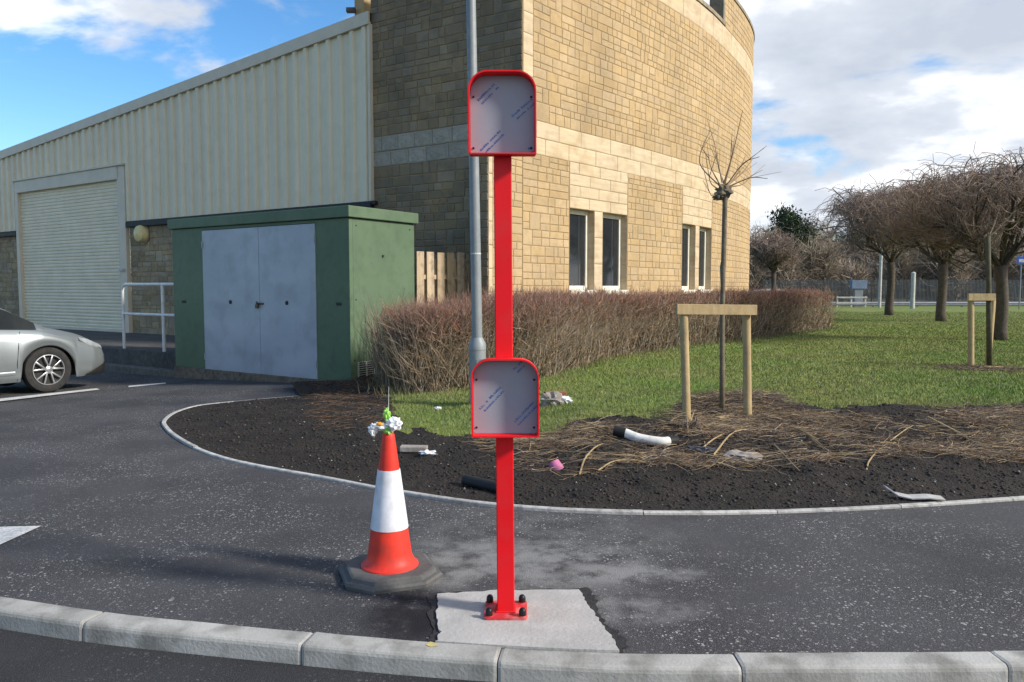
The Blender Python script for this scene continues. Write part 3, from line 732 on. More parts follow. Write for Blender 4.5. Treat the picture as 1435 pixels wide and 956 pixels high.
# verge flashing along the roof edge, roof sheet behind it
def bar(m, a, b, up, out, bev=0.004):
    a, b = Vector(a), Vector(b); c = (a + b) / 2; m.box(c, (b - a) / 2, out, up, bev); return m
fa, fb = GO + E1 * 0.0 + OUT * 0.11 + UP(roofz(0) + 0.12), GO + E1 * send + OUT * 0.11 + UP(roofz(send) + 0.12)
m = MB(); bar(m, fa, fb, UP(0.13), OUT * 0.03); m.build('verge_flashing', TRIM, sh)
fa, fb = fa + UP(0.115), fb + UP(0.115)
meshfrom('roof_sheet', [fa, fb, fb + E2 * 14, fa + E2 * 14], [(0, 1, 2, 3)], TRIM, sh)
MB().box(GO + E1 * 5.05 + OUT * 0.02 + E2 * 0.4 + UP(roofz(5.05) + 0.27), E1 * 0.12, E2 * 0.3, UP(0.06), 0.01).build('roof_vent', TRIM, sh)
# end cap where the sheeting meets the stone
m = MB(); m.box(GO + E1 * 0.03 + OUT * 0.06 + UP((zc0 + roofz(0)) / 2), E1 * 0.035, OUT * 0.045, UP((roofz(0) - zc0) / 2)); m.build('end_flashing', TRIM, sh)
m = MB(); m.box(GO + E1 * (dsA / 2) + OUT * 0.05 + UP(zc0 - 0.04), E1 * (dsA / 2 + 0.1), OUT * 0.05, UP(0.038)); m.build('drip_flashing', DARK, sh)
# shutter
sA, sB = gs(172.5, 350), gs(33, 350); zsh = gw(170, 252).z; hz_ = gw(181, 233).z
m = MB(); rows = 44; V = []; F = []
zz0, zz1 = SLAB + 0.0, zsh + 0.08
for r in range(rows):
    a = zz0 + (zz1 - zz0) * r / rows; b = zz0 + (zz1 - zz0) * (r + 1) / rows; h = b - a
    for (t, d) in ((0, 0.0), (0.12, 0.0), (0.3, 0.02), (0.7, 0.024), (0.92, 0.012)):
        for x in (sA, sB): V.append(GO + E1 * x + OUT * (0.0 + d) + UP(a + h * t))
F = [(2 * i, 2 * i + 1, 2 * i + 3, 2 * i + 2) for i in range(len(V) // 2 - 1)]
shut = meshfrom('roller_shutter', V, F, SHUT, sh)
m = MB(); m.box(GO + E1 * (sA + sB) / 2 + OUT * 0.01 + UP(SLAB + 0.04), E1 * (sB - sA) / 2, OUT * 0.03, UP(0.04)).build('bottom_rail', TRIM, shut)
m = MB()
m.box(GO + E1 * ((dsA + sA) / 2) + OUT * 0.06 + UP((SLAB + dzT) / 2), E1 * ((sA - dsA) / 2), OUT * 0.06, UP((dzT - SLAB) / 2), 0.005).build('door_jamb', TRIM, sh)
m = MB(); m.box(GO + E1 * ((dsB + sB) / 2) + OUT * 0.06 + UP((SLAB + dzT) / 2), E1 * ((dsB - sB) / 2), OUT * 0.06, UP((dzT - SLAB) / 2), 0.005).build('door_jamb', TRIM, sh)
m = MB(); m.box(GO + E1 * ((sA + sB) / 2) + OUT * 0.07 + UP((zsh + dzT) / 2), E1 * ((sB - sA) / 2 + .05), OUT * 0.07, UP((dzT - zsh) / 2), 0.005).build('shutter_hood', TRIM, sh)
m = MB(); m.box(GO + E1 * ((dsA + dsB) / 2) + OUT * 0.10 + UP(dzT + 0.03), E1 * ((dsB - dsA) / 2 + .05), OUT * 0.08, UP(0.025)).build('door_flashing', TRIM, sh)
# stone lower wall
pG = Path(np.array([[*(GO + E1 * send)[:2]], [*(GO + E1 * dsB)[:2]]])); pG2 = Path(np.array([[*(GO + E1 * dsA)[:2]], [*GO[:2]]]))
rg = rubble(pG, -0.25, zc0 - 0.16) + rubble(pG2, -0.25, zc0 - 0.16)
STONE2 = mat('weathered_block', (0.37, 0.30, 0.185), (0.26, 0.21, 0.135), 0.92, 1.1, (0.17, 0.14, 0.09), 9, 0.5, 0.7, 42, isl=0.18, bdist=0.02)
emit_stones(rg, sh, 'stone_block', STONE2, 'small_stone_blocks', 120)
for (a, b) in ((dsB, send), (0, dsA)):
    P, Q = GO + E1 * a + E2 * 0.004, GO + E1 * b + E2 * 0.004
    meshfrom('wall_core', [P + UP(-0.25), Q + UP(-0.25), Q + UP(zc0 + 0.1), P + UP(zc0 + 0.1)], [(0, 1, 2, 3)], MORTAR, sh)
    m = MB(); m.box((P + Q) / 2 + OUT * 0.06 + UP(zc0 - 0.1), (Q - P) / 2 - E1 * 0.01, OUT * 0.075, UP(0.065), 0.006).build('gutter_lintel', DARK, sh)
# platform
plA = gs(-60, 400)
g0 = GO + E1 * 1.60; g1 = GO + E1 * send; DEP = 3.45
PLAT = mat('platform_concrete', (0.10, 0.095, 0.088), (0.06, 0.058, 0.055), 0.92, 2, (0.15, 0.14, 0.12), 12, 0.5, 0.5, 40)
LOWK = mat('platform_kerb', (0.16, 0.15, 0.13), (0.09, 0.085, 0.075), 0.9, 3, (0.22, 0.2, 0.17), 14, 0.5, 0.5, 40)
m = MB(); c = (g0 + g1) / 2 + OUT * (DEP / 2) ; m.box(c + UP((SLAB - 0.5) / 2), (g1 - g0) / 2, OUT * (DEP / 2), UP((SLAB + 0.5) / 2), 0.01)
pf = empty('loading_platform', (c.x, c.y, -0.25), 'dark raised concrete platform in front of the roller shutter', 'platform', kind='structure')
m.build('slab', PLAT, pf)
m = MB(); m.box(c + OUT * (DEP / 2 + 0.12) + UP(-0.2), (g1 - g0) / 2, OUT * 0.12, UP(0.14), 0.012).build('base_kerb', LOWK, pf)
# white railing
fr0 = GO + OUT * (DEP - 0.10)
def fe(px, py): return onplane(px, py, fr0, E1)
ra, rb_ = fe(174, 480), fe(230, 480); zt_ = fe(200, 398.5).z; zm_ = fe(200, 440.5).z
rl = empty('platform_railing', (ra.x, ra.y, SLAB), 'white tubular railing on the dark platform beside the green kiosk', 'railing')
sa_, sb_ = (ra - fr0).dot(E1), (rb_ - fr0).dot(E1); R_ = 0.035
def rp_(s, z): return fr0 + E1 * s + UP(z)
ends = 2 * sb_ - sa_
MB().tube([rp_(sa_, SLAB), rp_(sa_, zt_ - 0.13), rp_(sa_ - 0.03, zt_ - 0.04), rp_(sa_ - 0.12, zt_), rp_(sb_, zt_), rp_(1.68, zt_), rp_(1.64, zt_) + E2 * 0.05, rp_(1.64, zt_) + E2 * 2.2], R_ * 0.9, 10).build('top_rail', WHITE, rl, 'auto')
MB().tube([rp_(sb_, SLAB), rp_(sb_, zt_)], R_, 10).build('post', WHITE, rl, 'auto'); MB().tube([rp_(1.64, SLAB) + E2 * 2.1, rp_(1.64, zt_) + E2 * 2.1], R_, 10).build('post', WHITE, rl, 'auto')
MB().tube([rp_(sa_, zm_), rp_(1.64, zm_)], R_ * 0.8, 10).build('mid_rail', WHITE, rl, 'auto')
# wall fittings
q = gw(202, 328, 0.02)
bl = empty('bulkhead_lamp', (q.x, q.y, q.z), 'round cream bulkhead lamp on the stone wall beside the shutter', 'lamp')
MB().lathe(q, [(0.24, 0), (0.24, 0.09), (0.21, 0.18), (0.12, 0.23), (0.02, 0.24)], 20, OUT).build('lens', mat('cream_lens', (0.74, 0.62, 0.30), (0.62, 0.52, 0.25), 0.4, 6), bl, 'auto')
MB().lathe(q + OUT * 0.0, [(0.28, 0), (0.28, 0.03)], 20, OUT).build('rim', mat('lamp_rim', (0.3, 0.27, 0.2), rough=0.5), bl, 'auto')
q = gw(177, 378, 0.03)
MB().box(q + OUT * 0.08, E1 * 0.09, OUT * 0.1, UP(0.04), 0.012).build('door_switch', mat('grey_plastic', (0.5, 0.52, 0.5), rough=0.5), None, False, tuple(q))
tag(bpy.data.objects['door_switch'], 'small grey plastic switch box on the right door jamb', 'switch box')
# ================================================================== GREEN KIOSK
GREEN = mat('kiosk_green', (0.105, 0.160, 0.095), (0.085, 0.135, 0.078), 0.55, 1.5, (0.06, 0.09, 0.055), 7, 0.35, 0.15, 90, spec=0.3)
DOORM = mat('grey_steel_door', (0.38, 0.425, 0.475), (0.31, 0.355, 0.405), 0.42, 0.8, (0.22, 0.245, 0.27), 3.2, 0.4, streak=(1, 1, 2.5), spec=0.4)
PLINTH = mat('plinth_concrete', (0.20, 0.17, 0.13), (0.12, 0.10, 0.08), 0.92, 4, (0.05, 0.045, 0.035), 15, 0.6, 0.5, 50)
kg = float(gz(KA.x, KA.y))
KO = KA.copy()
kw = (onplane(243, 400, KO, E1) - KO).dot(E1); kd = (onplane(581, 400, KO, E2) - KO).dot(E2)
kzt = onplane(490, 288, KO, E1).z; kzf = onplane(490, 305, KO, E1).z
zb_ = min(kg, float(gz(*(KO + E1 * kw)[:2]))) - 0.03
ki = empty('utility_kiosk', (KO.x, KO.y, zb_), 'dark green utility kiosk with two pale grey doors', 'kiosk')
def kp(a, b, z): return KO + E1 * a + E2 * b + UP(z)
def kbox(a0, a1, b0, b1, z0, z1, bev=0.0): return MB().box(kp((a0 + a1) / 2, (b0 + b1) / 2, (z0 + z1) / 2), E1 * (a1 - a0) / 2, E2 * (b1 - b0) / 2, UP((z1 - z0) / 2), bev)
dA, dB = (onplane(443, 400, KO, E1) - KO).dot(E1), (onplane(285.5, 400, KO, E1) - KO).dot(E1); dm = (onplane(364, 400, KO, E1) - KO).dot(E1)
dz1 = onplane(443, 313, KO, E1).z; dz0 = onplane(443, 533, KO, E1).z
zpl = max(dz0 - 0.02, kg + 0.06)
kbox(-0.01, kw + 0.01, -0.03, kd, zb_, zpl, 0.01).build('plinth', PLINTH, ki)
kbox(0, dA - 0.006, 0, 0.08, zpl, kzf, 0.006).build('front_panel', GREEN, ki)
kbox(dB + 0.006, kw, 0, 0.08, zpl, kzf, 0.006).build('front_panel', GREEN, ki)
kbox(dA - 0.006, dB + 0.006, 0.003, 0.08, dz1 + 0.01, kzf).build('lintel_panel', GREEN, ki)
kbox(0.001, 0.07, 0.081, kd, zpl, kzf, 0.006).build('side_panel', GREEN, ki)
kbox(kw - 0.07, kw, 0.081, kd, zpl, kzf, 0.006).build('side_panel', GREEN, ki)
kbox(0.07, kw - 0.07, kd - 0.06, kd - 0.001, zpl, kzf).build('rear_panel', GREEN, ki)
kbox(0.02, kw - 0.02, 0.02, kd - 0.02, kzf - 0.01, kzf + 0.008).build('shadow_gap', DARK, ki)
ov = 0.055
kbox(-ov, kw + ov, -ov, kd + ov, kzf + 0.008, kzt, 0.012).build('roof_cap', GREEN, ki)
doors = []
for (a0, a1) in ((dA, dm - 0.004), (dm + 0.004, dB)):
    d = kbox(a0, a1, -0.012, 0.03, dz0, dz1, 0.006).build('door', DOORM, ki); doors.append(d)
    zc = onplane(364, 424, KO, E1).z; ca = (a0 + a1) / 2
    MB().lathe(kp(ca, -0.012, zc), [(0.034, 0), (0.034, 0.012), (0.015, 0.016)], 12, -E2).build('lock_boss', DARK, d, 'auto')
    for zz_h in (dz0 + 0.25, dz1 - 0.25):
        ea = a0 + 0.012 if a0 == dA else a1 - 0.012
        MB().tube([kp(ea, -0.02, zz_h - 0.06), kp(ea, -0.02, zz_h + 0.06)], 0.012, 8).build('hinge', DOORM, d, 'auto')
zc = onplane(364, 426, KO, E1).z
kbox(dm - 0.11, dm + 0.07, -0.03, -0.0125, zc - 0.012, zc + 0.02, 0.004).build('hasp', mat('rusty_steel', (0.16, 0.11, 0.08), (0.08, 0.06, 0.05), 0.6, 20, metal=0.4), ki)
pk = kbox(dm - 0.01, dm + 0.06, -0.065, -0.032, zc - 0.075, zc - 0.005, 0.008).build('padlock', mat('brass_lock', (0.14, 0.11, 0.07), (0.07, 0.06, 0.05), 0.4, 20, metal=0.6), ki)
MB().tube([kp(dm + .005, -.048, zc - .01), kp(dm + .005, -.048, zc + .025), kp(dm + .025, -.048, zc + .04), kp(dm + .045, -.048, zc + .025), kp(dm + .045, -.048, zc - .01)], 0.006, 6).build('shackle', DARK, pk, 'auto')
for px in (258, 475):
    a = (onplane(px, 424, KO, E1) - KO).dot(E1); MB().box(kp(a, -0.008, zc + 0.02), E1 * 0.05, E2 * 0.01, UP(0.02), 0.006).build('fixing_plate', DARK, ki)
def sd(px, py): q = onplane(px, py, KO, E2); return (q - KO).dot(E2), q.z
b_, z_ = sd(536.5, 359); MB().lathe(kp(0, b_, z_), [(0.022, 0), (0.022, 0.012)], 10, -E1).build('bolt_head', DARK, ki)
for (px, py) in ((499, 316), (574, 322), (499, 420), (497, 505), (574, 430)):
    b_, z_ = sd(px, py); MB().lathe(kp(0, b_, z_), [(0.011, 0), (0.011, 0.008)], 8, -E1).build('bolt_head', DARK, ki)
(b0, z0), (b1, z1) = sd(501, 529), sd(525, 505)
vg = kbox(-0.012, 0.0, b0, b1, z0, z1, 0.003).build('vent', mat('vent_grey', (0.40, 0.42, 0.36), rough=0.6), ki)
for k in range(7):
    for hlf in (0, 1):
        zq = z0 + (z1 - z0) * (k + 0.5) / 7; ba = b0 + (b1 - b0) * (0.08 + 0.47 * hlf); bb = ba + (b1 - b0) * 0.37
        kbox(-0.016, -0.0115, ba, bb, zq - 0.012, zq + 0.008).build('louvre_slot', DARK, vg)

# ================================================================== TIMBER FENCE
TIMBER = mat('fence_timber', (0.56, 0.42, 0.25), (0.42, 0.31, 0.19), 0.85, 3, (0.17, 0.12, 0.07), 8, 0.5, 0.4, 50, isl=0.15, streak=(6, 6, 0.6))
f0 = ony(582, 352, 14.05); f1 = ony(692, 357.5, 15.0); ft = (f1 - f0); ft.z = 0; flen = ft.length; ft.normalize(); fn = Vector((ft.y, -ft.x, 0))
fe_ = empty('timber_fence', (f0.x, f0.y, 0), 'pale timber slat fence between green kiosk and stone wall', 'fence')
pw = 0.148; k = 0; s = 0.0
while s < flen - 0.05:
    top = f0.z + (f1.z - f0.z) * s / flen + random.uniform(-.015, .015); p = f0 + ft * (s + pw / 2); p.z = 0
    lean = random.uniform(-.006, .006)
    MB().box(p + UP(top / 2) + fn * 0.035, ft * (pw / 2), fn * 0.011, UP(top / 2) + ft * lean, 0.003).build('slat', TIMBER, fe_)
    s += pw + 0.062
s = 0.105
while s < flen - 0.1:
    top = f0.z - 0.12; p = f0 + ft * (s + pw / 2); p.z = 0
    MB().box(p + UP(top / 2) - fn * 0.035, ft * (pw / 2), fn * 0.011, UP(top / 2), 0.003).build('rear_slat', TIMBER, fe_); s += pw + 0.062
for z in (0.5, 1.7): c = f0 + ft * flen / 2; c.z = z; MB().box(c, ft * flen / 2, fn * 0.0225, UP(0.04), 0.003).build('rail', TIMBER, fe_)

# ================================================================== LAMP COLUMN
GALV = mat('galvanised_steel', (0.25, 0.275, 0.285), (0.19, 0.215, 0.23), 0.55, 4, (0.32, 0.33, 0.32), 11, 0.4, metal=0.15, streak=(1, 1, 0.3), spec=0.4)
lb = ony(670.5, 590, 9.0); lx = lb.x; lg = bz(lx, 9.0) - 0.02
lroot = empty('lamp_column', (lx, 9.0, lg), 'tall grey galvanised lamp column behind the red post', 'lamp post')
zs_ = ony(670, 484, 9.0).z; topx = ony(660, 0, 9.0); lean = (topx.x - lx) / (topx.z - lg)
def lp(z): return Vector((lx + lean * (z - lg), 9.0, z))
MB().tube([lp(lg), lp(zs_ - 0.05)], 0.098, 20).build('base_compartment', GALV, lroot, 'auto')
MB().tube([lp(zs_ - 0.05), lp(zs_ + 0.02), lp(zs_ + 0.09)], [0.102, 0.099, 0.062], 20).build('shoulder', GALV, lroot, 'auto')
MB().tube([lp(zs_ + 0.07), lp(1.9)], [0.060, 0.059], 18).build('lower_shaft', GALV, lroot, 'auto')
MB().tube([lp(1.9), lp(6.4)], [0.0585, 0.05], 18).build('shaft', GALV, lroot, 'auto')
MB().tube([lp(1.885), lp(1.9)], 0.0605, 18).build('weld_ring', mat('pale_weld', (0.6, 0.6, 0.58), rough=0.6), lroot)
d = MB(); d.box(lp((lg + zs_) / 2 - 0.02) + Vector((0.03, -0.094, 0)), (0.045, 0, 0), (0, 0.008, 0), UP(0.22), 0.004).build('access_door', GALV, lroot)
MB().tube([lp(6.38), lp(6.6) + Vector((0.02, -0.1, 0)), lp(6.66) + Vector((0.05, -0.6, 0))], 0.035, 10).build('outreach_arm', GALV, lroot, 'auto')
MB().box(lp(6.66) + Vector((0.06, -0.8, 0)), (0.12, 0, 0), (0, 0.28, 0), UP(0.05), 0.03).build('lantern', GALV, lroot)

# ================================================================== RED POST WITH TWO TRAYS
RED = mat('red_powder_coat', (0.80, 0.006, 0.014), (0.74, 0.006, 0.012), 0.5, 5, (0.62, 0.03, 0.035), 9, 0.4, 0.06, 220, spec=0.3)
PLATER = mat('red_base_plate', (0.60, 0.03, 0.04), (0.50, 0.05, 0.055), 0.5, 9, (0.6, 0.35, 0.33), 26, 0.35)
FILM = mat('grey_film', (0.30, 0.33, 0.385), (0.27, 0.30, 0.355), 0.45, 3, spec=0.4)
INK = mat('blue_print', (0.03, 0.11, 0.34), (0.05, 0.15, 0.42), 0.6, 20)
BLK = mat('black_cap', (0.012, 0.012, 0.013), rough=0.4)
PB = onz(709, 857, 0.008)
rt = empty('red_sign_post', (PB.x, PB.y, 0.008), 'bright red steel post carrying two arched trays on a bolted base plate', 'sign post')
ptop = ony(704, 160, PB.y); lean = (ptop.x - PB.x) / ptop.z
def rpp(x, y, z): return Vector((PB.x + x + lean * z, PB.y + y, z))
X, Y_ = Vector((1, 0, 0)), Vector((0, 1, 0)); ZL = Vector((lean, 0, 1))
hw = 0.0395
ztopbox = ony(704, 98, PB.y - 0.12).z
m = MB(); m.box(rpp(0, 0, (0.018 + ztopbox - 0.1) / 2), X * hw, Y_ * hw, ZL * ((ztopbox - 0.1 - 0.018) / 2), 0.004).build('post', RED, rt)
pl = MB(); h = 0.098
pp = []
for (cx, cy, a0) in ((1, 1, 0), (-1, 1, 90), (-1, -1, 180), (1, -1, 270)):
    for k in range(4): a = math.radians(a0 + 30 * k); pp.append(rpp(cx * (h - .014) + .014 * math.cos(a), cy * (h - .014) + .014 * math.sin(a), 0.0085))
pl.prism(pp, (0, 0, 0.0115)); base = pl.build('base_plate', PLATER, rt)
m = MB(); 
for k in range(4):
    pass
m.box(rpp(0, 0, 0.023), X * (hw + .006), Y_ * (hw + .006), UP(0.0035), 0.002); m.build('weld', RED, rt)
for sx in (-1, 1):
    for sy in (-1, 1):
        c = rpp(sx * 0.076, sy * 0.076, 0.0195)
        bolt = MB().lathe(c, [(0.019, 0.0), (0.019, 0.004)], 14).build('bolt', PLATER, rt, 'auto')
        MB().lathe(c, [(0.0165, 0.004), (0.0165, 0.022), (0.0145, 0.030), (0.010, 0.036), (0.003, 0.039)], 12).build('cap', BLK, bolt, 'auto')
def tray(pxa, pxb, py0, py1, label):
    yf = PB.y - hw - 0.002; DEPTH = 0.068; yfr = yf - DEPTH
    A, B = ony(pxa, py0, yfr), ony(pxb, py1, yfr); cx = (A.x + B.x) / 2; wd = (B.x - A.x) / 2; z1, z0 = A.z, B.z; R = 0.085
    def outline(ins):
        w_, t_, b_ = wd - ins, z1 - ins, z0 + ins; r = R - ins; P = [(-w_ + 0.006, b_), (w_ - 0.006, b_), (w_, b_ + 0.006)]
        for k in range(9): a = math.pi / 2 * k / 8; P.append((w_ - r + r * math.cos(a), t_ - r + r * math.sin(a)))
        for k in range(9): a = math.pi / 2 + math.pi / 2 * k / 8; P.append((-w_ + r + r * math.cos(a), t_ - r + r * math.sin(a)))
        P.append((-w_, b_ + 0.006)); return [Vector((cx + x + lean * (z - (z0 + z1) / 2), 0, z)) for x, z in P]
    O, I = outline(0), outline(0.0062); n = len(O); V = [p + Y_ * yfr for p in O] + [p + Y_ * yfr for p in I] + [p + Y_ * (yf - 0.004) for p in I] + [p + Y_ * yf for p in O]
    F = []
    for a in range(3): F += [(a * n + i, a * n + (i + 1) % n, (a + 1) * n + (i + 1) % n, (a + 1) * n + i) for i in range(n)]
    F += [(3 * n + i, 3 * n + (i + 1) % n, (i + 1) % n, i) for i in range(n)]
    F.append(tuple(range(3 * n, 4 * n)))
    t = MB().add(V, F).build('tray', RED, rt, 'auto'); t['label'] = label
    MB().prism([p + Y_ * (yf - 0.0065) for p in outline(0.0075)], (0, 0.002, 0)).build('backing_panel', FILM, t)
    ys = yf - 0.0068
    for (fx, fz) in ((-0.86, 0.28), (0.86, 0.28), (-0.86, 0.9), (0.86, 0.9)):
        c = Vector((cx + wd * fx, ys, z0 + (z1 - z0) * (1 - fz) if fz > .5 else z1 - (z1 - z0) * fz))
        MB().lathe(c, [(0.0052, 0), (0.0052, 0.0022), (0.002, 0.0035)], 8, -Y_).build('screw', BLK, t)
    return t, cx, wd, z0, z1, ys - 0.0004
def print_lines(t, cx, ys, z0, z1, wd, runs):     # two rows of small print running diagonally over the film
    for (fx, fz, ln, ang) in runs:
        m = MB(); d = Vector((math.cos(ang), 0, math.sin(ang))); u = Vector((-d.z, 0, d.x)); st = Vector((cx + wd * fx, ys, z0 + (z1 - z0) * fz))
        for row, hgt in ((0, 0.0105), (-0.021, 0.009)):
            x = random.uniform(0, .01)
            while x < ln:
                wl_ = random.uniform(0.006, 0.013); a = st + d * x + u * row
                if random.random() > 0.1:
                    hh = hgt * random.uniform(0.6, 1.0); tk = 0.0027
                    m.add([a, a + d * tk, a + d * tk + u * hh, a + u * hh], [(0, 1, 2, 3)])
                    m.add([a + d * tk, a + d * wl_ * .7, a + d * wl_ * .7 + u * tk, a + d * tk + u * tk], [(0, 1, 2, 3)])
                    if random.random() < .6: m.add([a + d * wl_ * .7 - d * tk + u * tk, a + d * wl_ * .7 + u * tk, a + d * wl_ * .7 + u * hh, a + d * wl_ * .7 - d * tk + u * hh], [(0, 1, 2, 3)])
                x += wl_
        m.build('film_print', INK, t)
t1 = tray(655.5, 751.5, 98, 216, 'upper red tray with arched top and shaded grey film panel')
A_ = math.radians(45)
print_lines(t1[0], t1[1], t1[5], t1[3], t1[4], t1[2], [(-0.72, 0.66, 0.105, A_), (0.26, 0.46, 0.12, math.radians(41)), (-0.66, 0.05, 0.125, A_), (0.70, 0.04, 0.035, A_)])
t2 = tray(660, 755.5, 503.5, 613.5, 'lower red tray with arched top and grey film panel')
print_lines(t2[0], t2[1], t2[5], t2[3], t2[4], t2[2], [(-0.74, 0.33, 0.135, math.radians(47)), (0.26, 0.15, 0.13, math.radians(46)), (0.26, 0.84, 0.05, A_)])

# ================================================================== TRAFFIC CONE
CONER = mat('cone_red_plastic', (0.72, 0.045, 0.025), (0.62, 0.035, 0.022), 0.5, 6, (0.38, 0.05, 0.035), 12, 0.5, 0.12, 30, spec=0.3)
CONEW = mat('cone_white_sleeve', (0.72, 0.74, 0.80), (0.64, 0.66, 0.72), 0.45, 7, (0.42, 0.40, 0.38), 13, 0.45, 0.1, 30, spec=0.4)
RUB = mat('cone_rubber_base', (0.12, 0.12, 0.118), (0.08, 0.08, 0.08), 0.85, 8, (0.12, 0.115, 0.11), 25, 0.5, 0.3, 60)
CB = ong(546.5, 804)
co = empty('traffic_cone', (CB.x, CB.y, 0), 'red and white traffic cone on a black rubber base by the red post', 'traffic cone')
ROT = math.radians(20)
def octo(r, z, ch_=0.55):
    P = []
    for k in range(4):
        a = math.radians(90 * k) + ROT
        for sg in (-1, 1):
            v = Vector((math.cos(a) * r - math.sin(a) * r * ch_ * sg, math.sin(a) * r + math.cos(a) * r * ch_ * sg, z)); P.append(Vector((CB.x, CB.y, 0)) + v)
    return P
m = MB(); rings = [octo(0.246, -0.006), octo(0.250, 0.014), octo(0.243, 0.025), octo(0.222, 0.027), octo(0.217, 0.045), octo(0.205, 0.050)]
V = [p for r in rings for p in r]; F = [(8 * i + j, 8 * i + (j + 1) % 8, 8 * i + 8 + (j + 1) % 8, 8 * i + 8 + j) for i in range(5) for j in range(8)] + [tuple(range(8))[::-1], tuple(range(40, 48))]
m.add(V, F).build('rubber_base', RUB, co)
H = ony(546, 606, CB.y).z
def rz(z): return 0.116 + (0.030 - 0.116) * (z - 0.10) / (H - 0.10) if z > 0.10 else 0.116 + (0.10 - z) * 0.55
def cprof(a, b, add=0.0): return [(rz(z) + add, z) for z in np.linspace(a, b, 10)]
zA, zB_ = ony(546, 746, CB.y - 0.1).z, ony(546, 661, CB.y - 0.06).z
MB().lathe((CB.x, CB.y, 0), [(0.152, 0.046), (0.150, 0.056), (0.143, 0.062)] + [(rz(z), z) for z in np.linspace(0.066, zA, 10)], 40).build('lower_cone', CONER, co, 'auto')
MB().lathe((CB.x, CB.y, 0), cprof(zA - 0.002, zB_, 0.003), 40).build('reflective_sleeve', CONEW, co, 'auto')
MB().lathe((CB.x, CB.y, 0), cprof(zB_, H - 0.01) + [(0.026, H)], 40).build('upper_cone', CONER, co, 'auto')
# crumpled plastic tied to the tip
def crumple(name, c, sc, m, parent, seed, sub=3, amp=0.5, fr=2.2):
    bm = bmesh.new(); bmesh.ops.create_icosphere(bm, subdivisions=sub, radius=1)
    for v in bm.verts:
        q = v.co.copy(); k = 1 + amp * mnoise.noise(q * fr + Vector((seed, 0, 0))) + amp * 0.5 * mnoise.noise(q * fr * 2.7 + Vector((0, seed, 0)))
        v.co = Vector((q.x * sc[0] * k, q.y * sc[1] * k, q.z * sc[2] * k)) + Vector(c)
    bm.verts.index_update(); V = [v.co.copy() for v in bm.verts]; F = [[x.index for x in f.verts] for f in bm.faces]; bm.free()
    return MB().add(V, F).build(name, m, parent)
PLW = mat('white_plastic_film', (0.78, 0.80, 0.82), (0.62, 0.66, 0.70), 0.35, 14, spec=0.5)
PLG = mat('green_plastic_tape', (0.30, 0.62, 0.10), (0.22, 0.52, 0.08), 0.4, 14, spec=0.5)
rg_ = empty('plastic_rag', (CB.x, CB.y, H), 'white and lime green plastic rag tied to the cone tip', 'plastic rag')
top = Vector((CB.x, CB.y, H))
crumple('white_bundle', top + Vector((0.028, -0.01, 0.045)), (0.042, 0.035, 0.036), PLW, rg_, 3)
crumple('white_tail', top + Vector((-0.045, -0.01, 0.032)), (0.05, 0.025, 0.018), PLW, rg_, 9, amp=0.7)
crumple('white_flap', top + Vector((-0.078, -0.01, 0.012)), (0.018, 0.018, 0.032), PLW, rg_, 12, amp=0.6)
crumple('green_knot', top + Vector((0.0, -0.012, 0.012)), (0.024, 0.022, 0.026), PLG, rg_, 5)
crumple('green_top', top + Vector((-0.006, -0.005, 0.095)), (0.017, 0.014, 0.034), PLG, rg_, 8)
crumple('orange_strip', top + Vector((-0.04, -0.035, 0.050)), (0.018, 0.006, 0.008), mat('orange_plastic', (0.8, 0.42, 0.05), rough=0.4), rg_, 2)
MB().tube([top + Vector((0, 0, .06)), top + Vector((.002, 0, .14)), top + Vector((.004, 0, .24))], [0.003, 0.0022, 0.0012], 5).build('wire', mat('pale_wire', (0.55, 0.55, 0.5), rough=0.4), rg_)

# ================================================================== SILVER CAR
PAINT = mat('silver_car_paint', (0.30, 0.33, 0.34), (0.28, 0.31, 0.32), 0.35, 3, metal=0.6, coat=0.4, spec=0.5)
GLASS = mat('car_glass', (0.012, 0.015, 0.016), (0.02, 0.024, 0.026), 0.04, 2, spec=0.25)
BLKP = mat('car_black_trim', (0.014, 0.014, 0.015), (0.02, 0.02, 0.02), 0.6, 9)
TYRE = mat('tyre_rubber', (0.022, 0.022, 0.022), (0.035, 0.034, 0.033), 0.85, 12, bump=0.3, bscale=80)
RIM = mat('alloy_rim', (0.55, 0.56, 0.57), (0.42, 0.43, 0.44), 0.3, 8, metal=0.8)
LENS = mat('headlamp_lens', (0.36, 0.38, 0.40), (0.2, 0.22, 0.24), 0.08, 4, spec=0.7)
WC = ong(71, 550); cg = WC.z
CF = Vector((0.56, 0.83, 0)).normalized(); CR = Vector((CF.y, -CF.x, 0))       # forward, and to the car's right (towards the camera)
XW, WR = 0.98, 0.365
CO_ = WC + CF * XW * 1.1 - CR * 0.83                    # nose, on the car's centre line
car = empty('parked_car', (CO_.x, CO_.y, cg), 'silver hatchback car parked at the left edge by the platform', 'car')
def cpt(x, y, z): return CO_ - CF * x * 1.1 + CR * y + UP(z * 1.1)
def I(t): 
    a = np.array(t, float); return lambda x: float(np.interp(x, a[:, 0], a[:, 1]))
ztop_ = I([(0, .52), (.04, .62), (.12, .70), (.3, .79), (.5, .86), (.75, .925), (1.0, .98), (1.16, 1.06), (1.45, 1.24), (1.79, 1.40), (2.15, 1.47), (2.8, 1.47), (3.3, 1.40), (3.65, 1.28), (3.9, 1.02), (4.02, .86), (4.08, .6)])
zbel = I([(0, .47), (.05, .56), (.16, .64), (.4, .74), (.8, .84), (1.08, .915), (1.6, .94), (2.4, .97), (3.2, 1.01), (3.7, 1.0), (3.95, .9), (4.08, .56)])
half = I([(0, .44), (.04, .56), (.12, .68), (.3, .775), (.6, .825), (1.1, .845), (2, .86), (3.2, .855), (3.7, .80), (3.95, .70), (4.08, .5)])
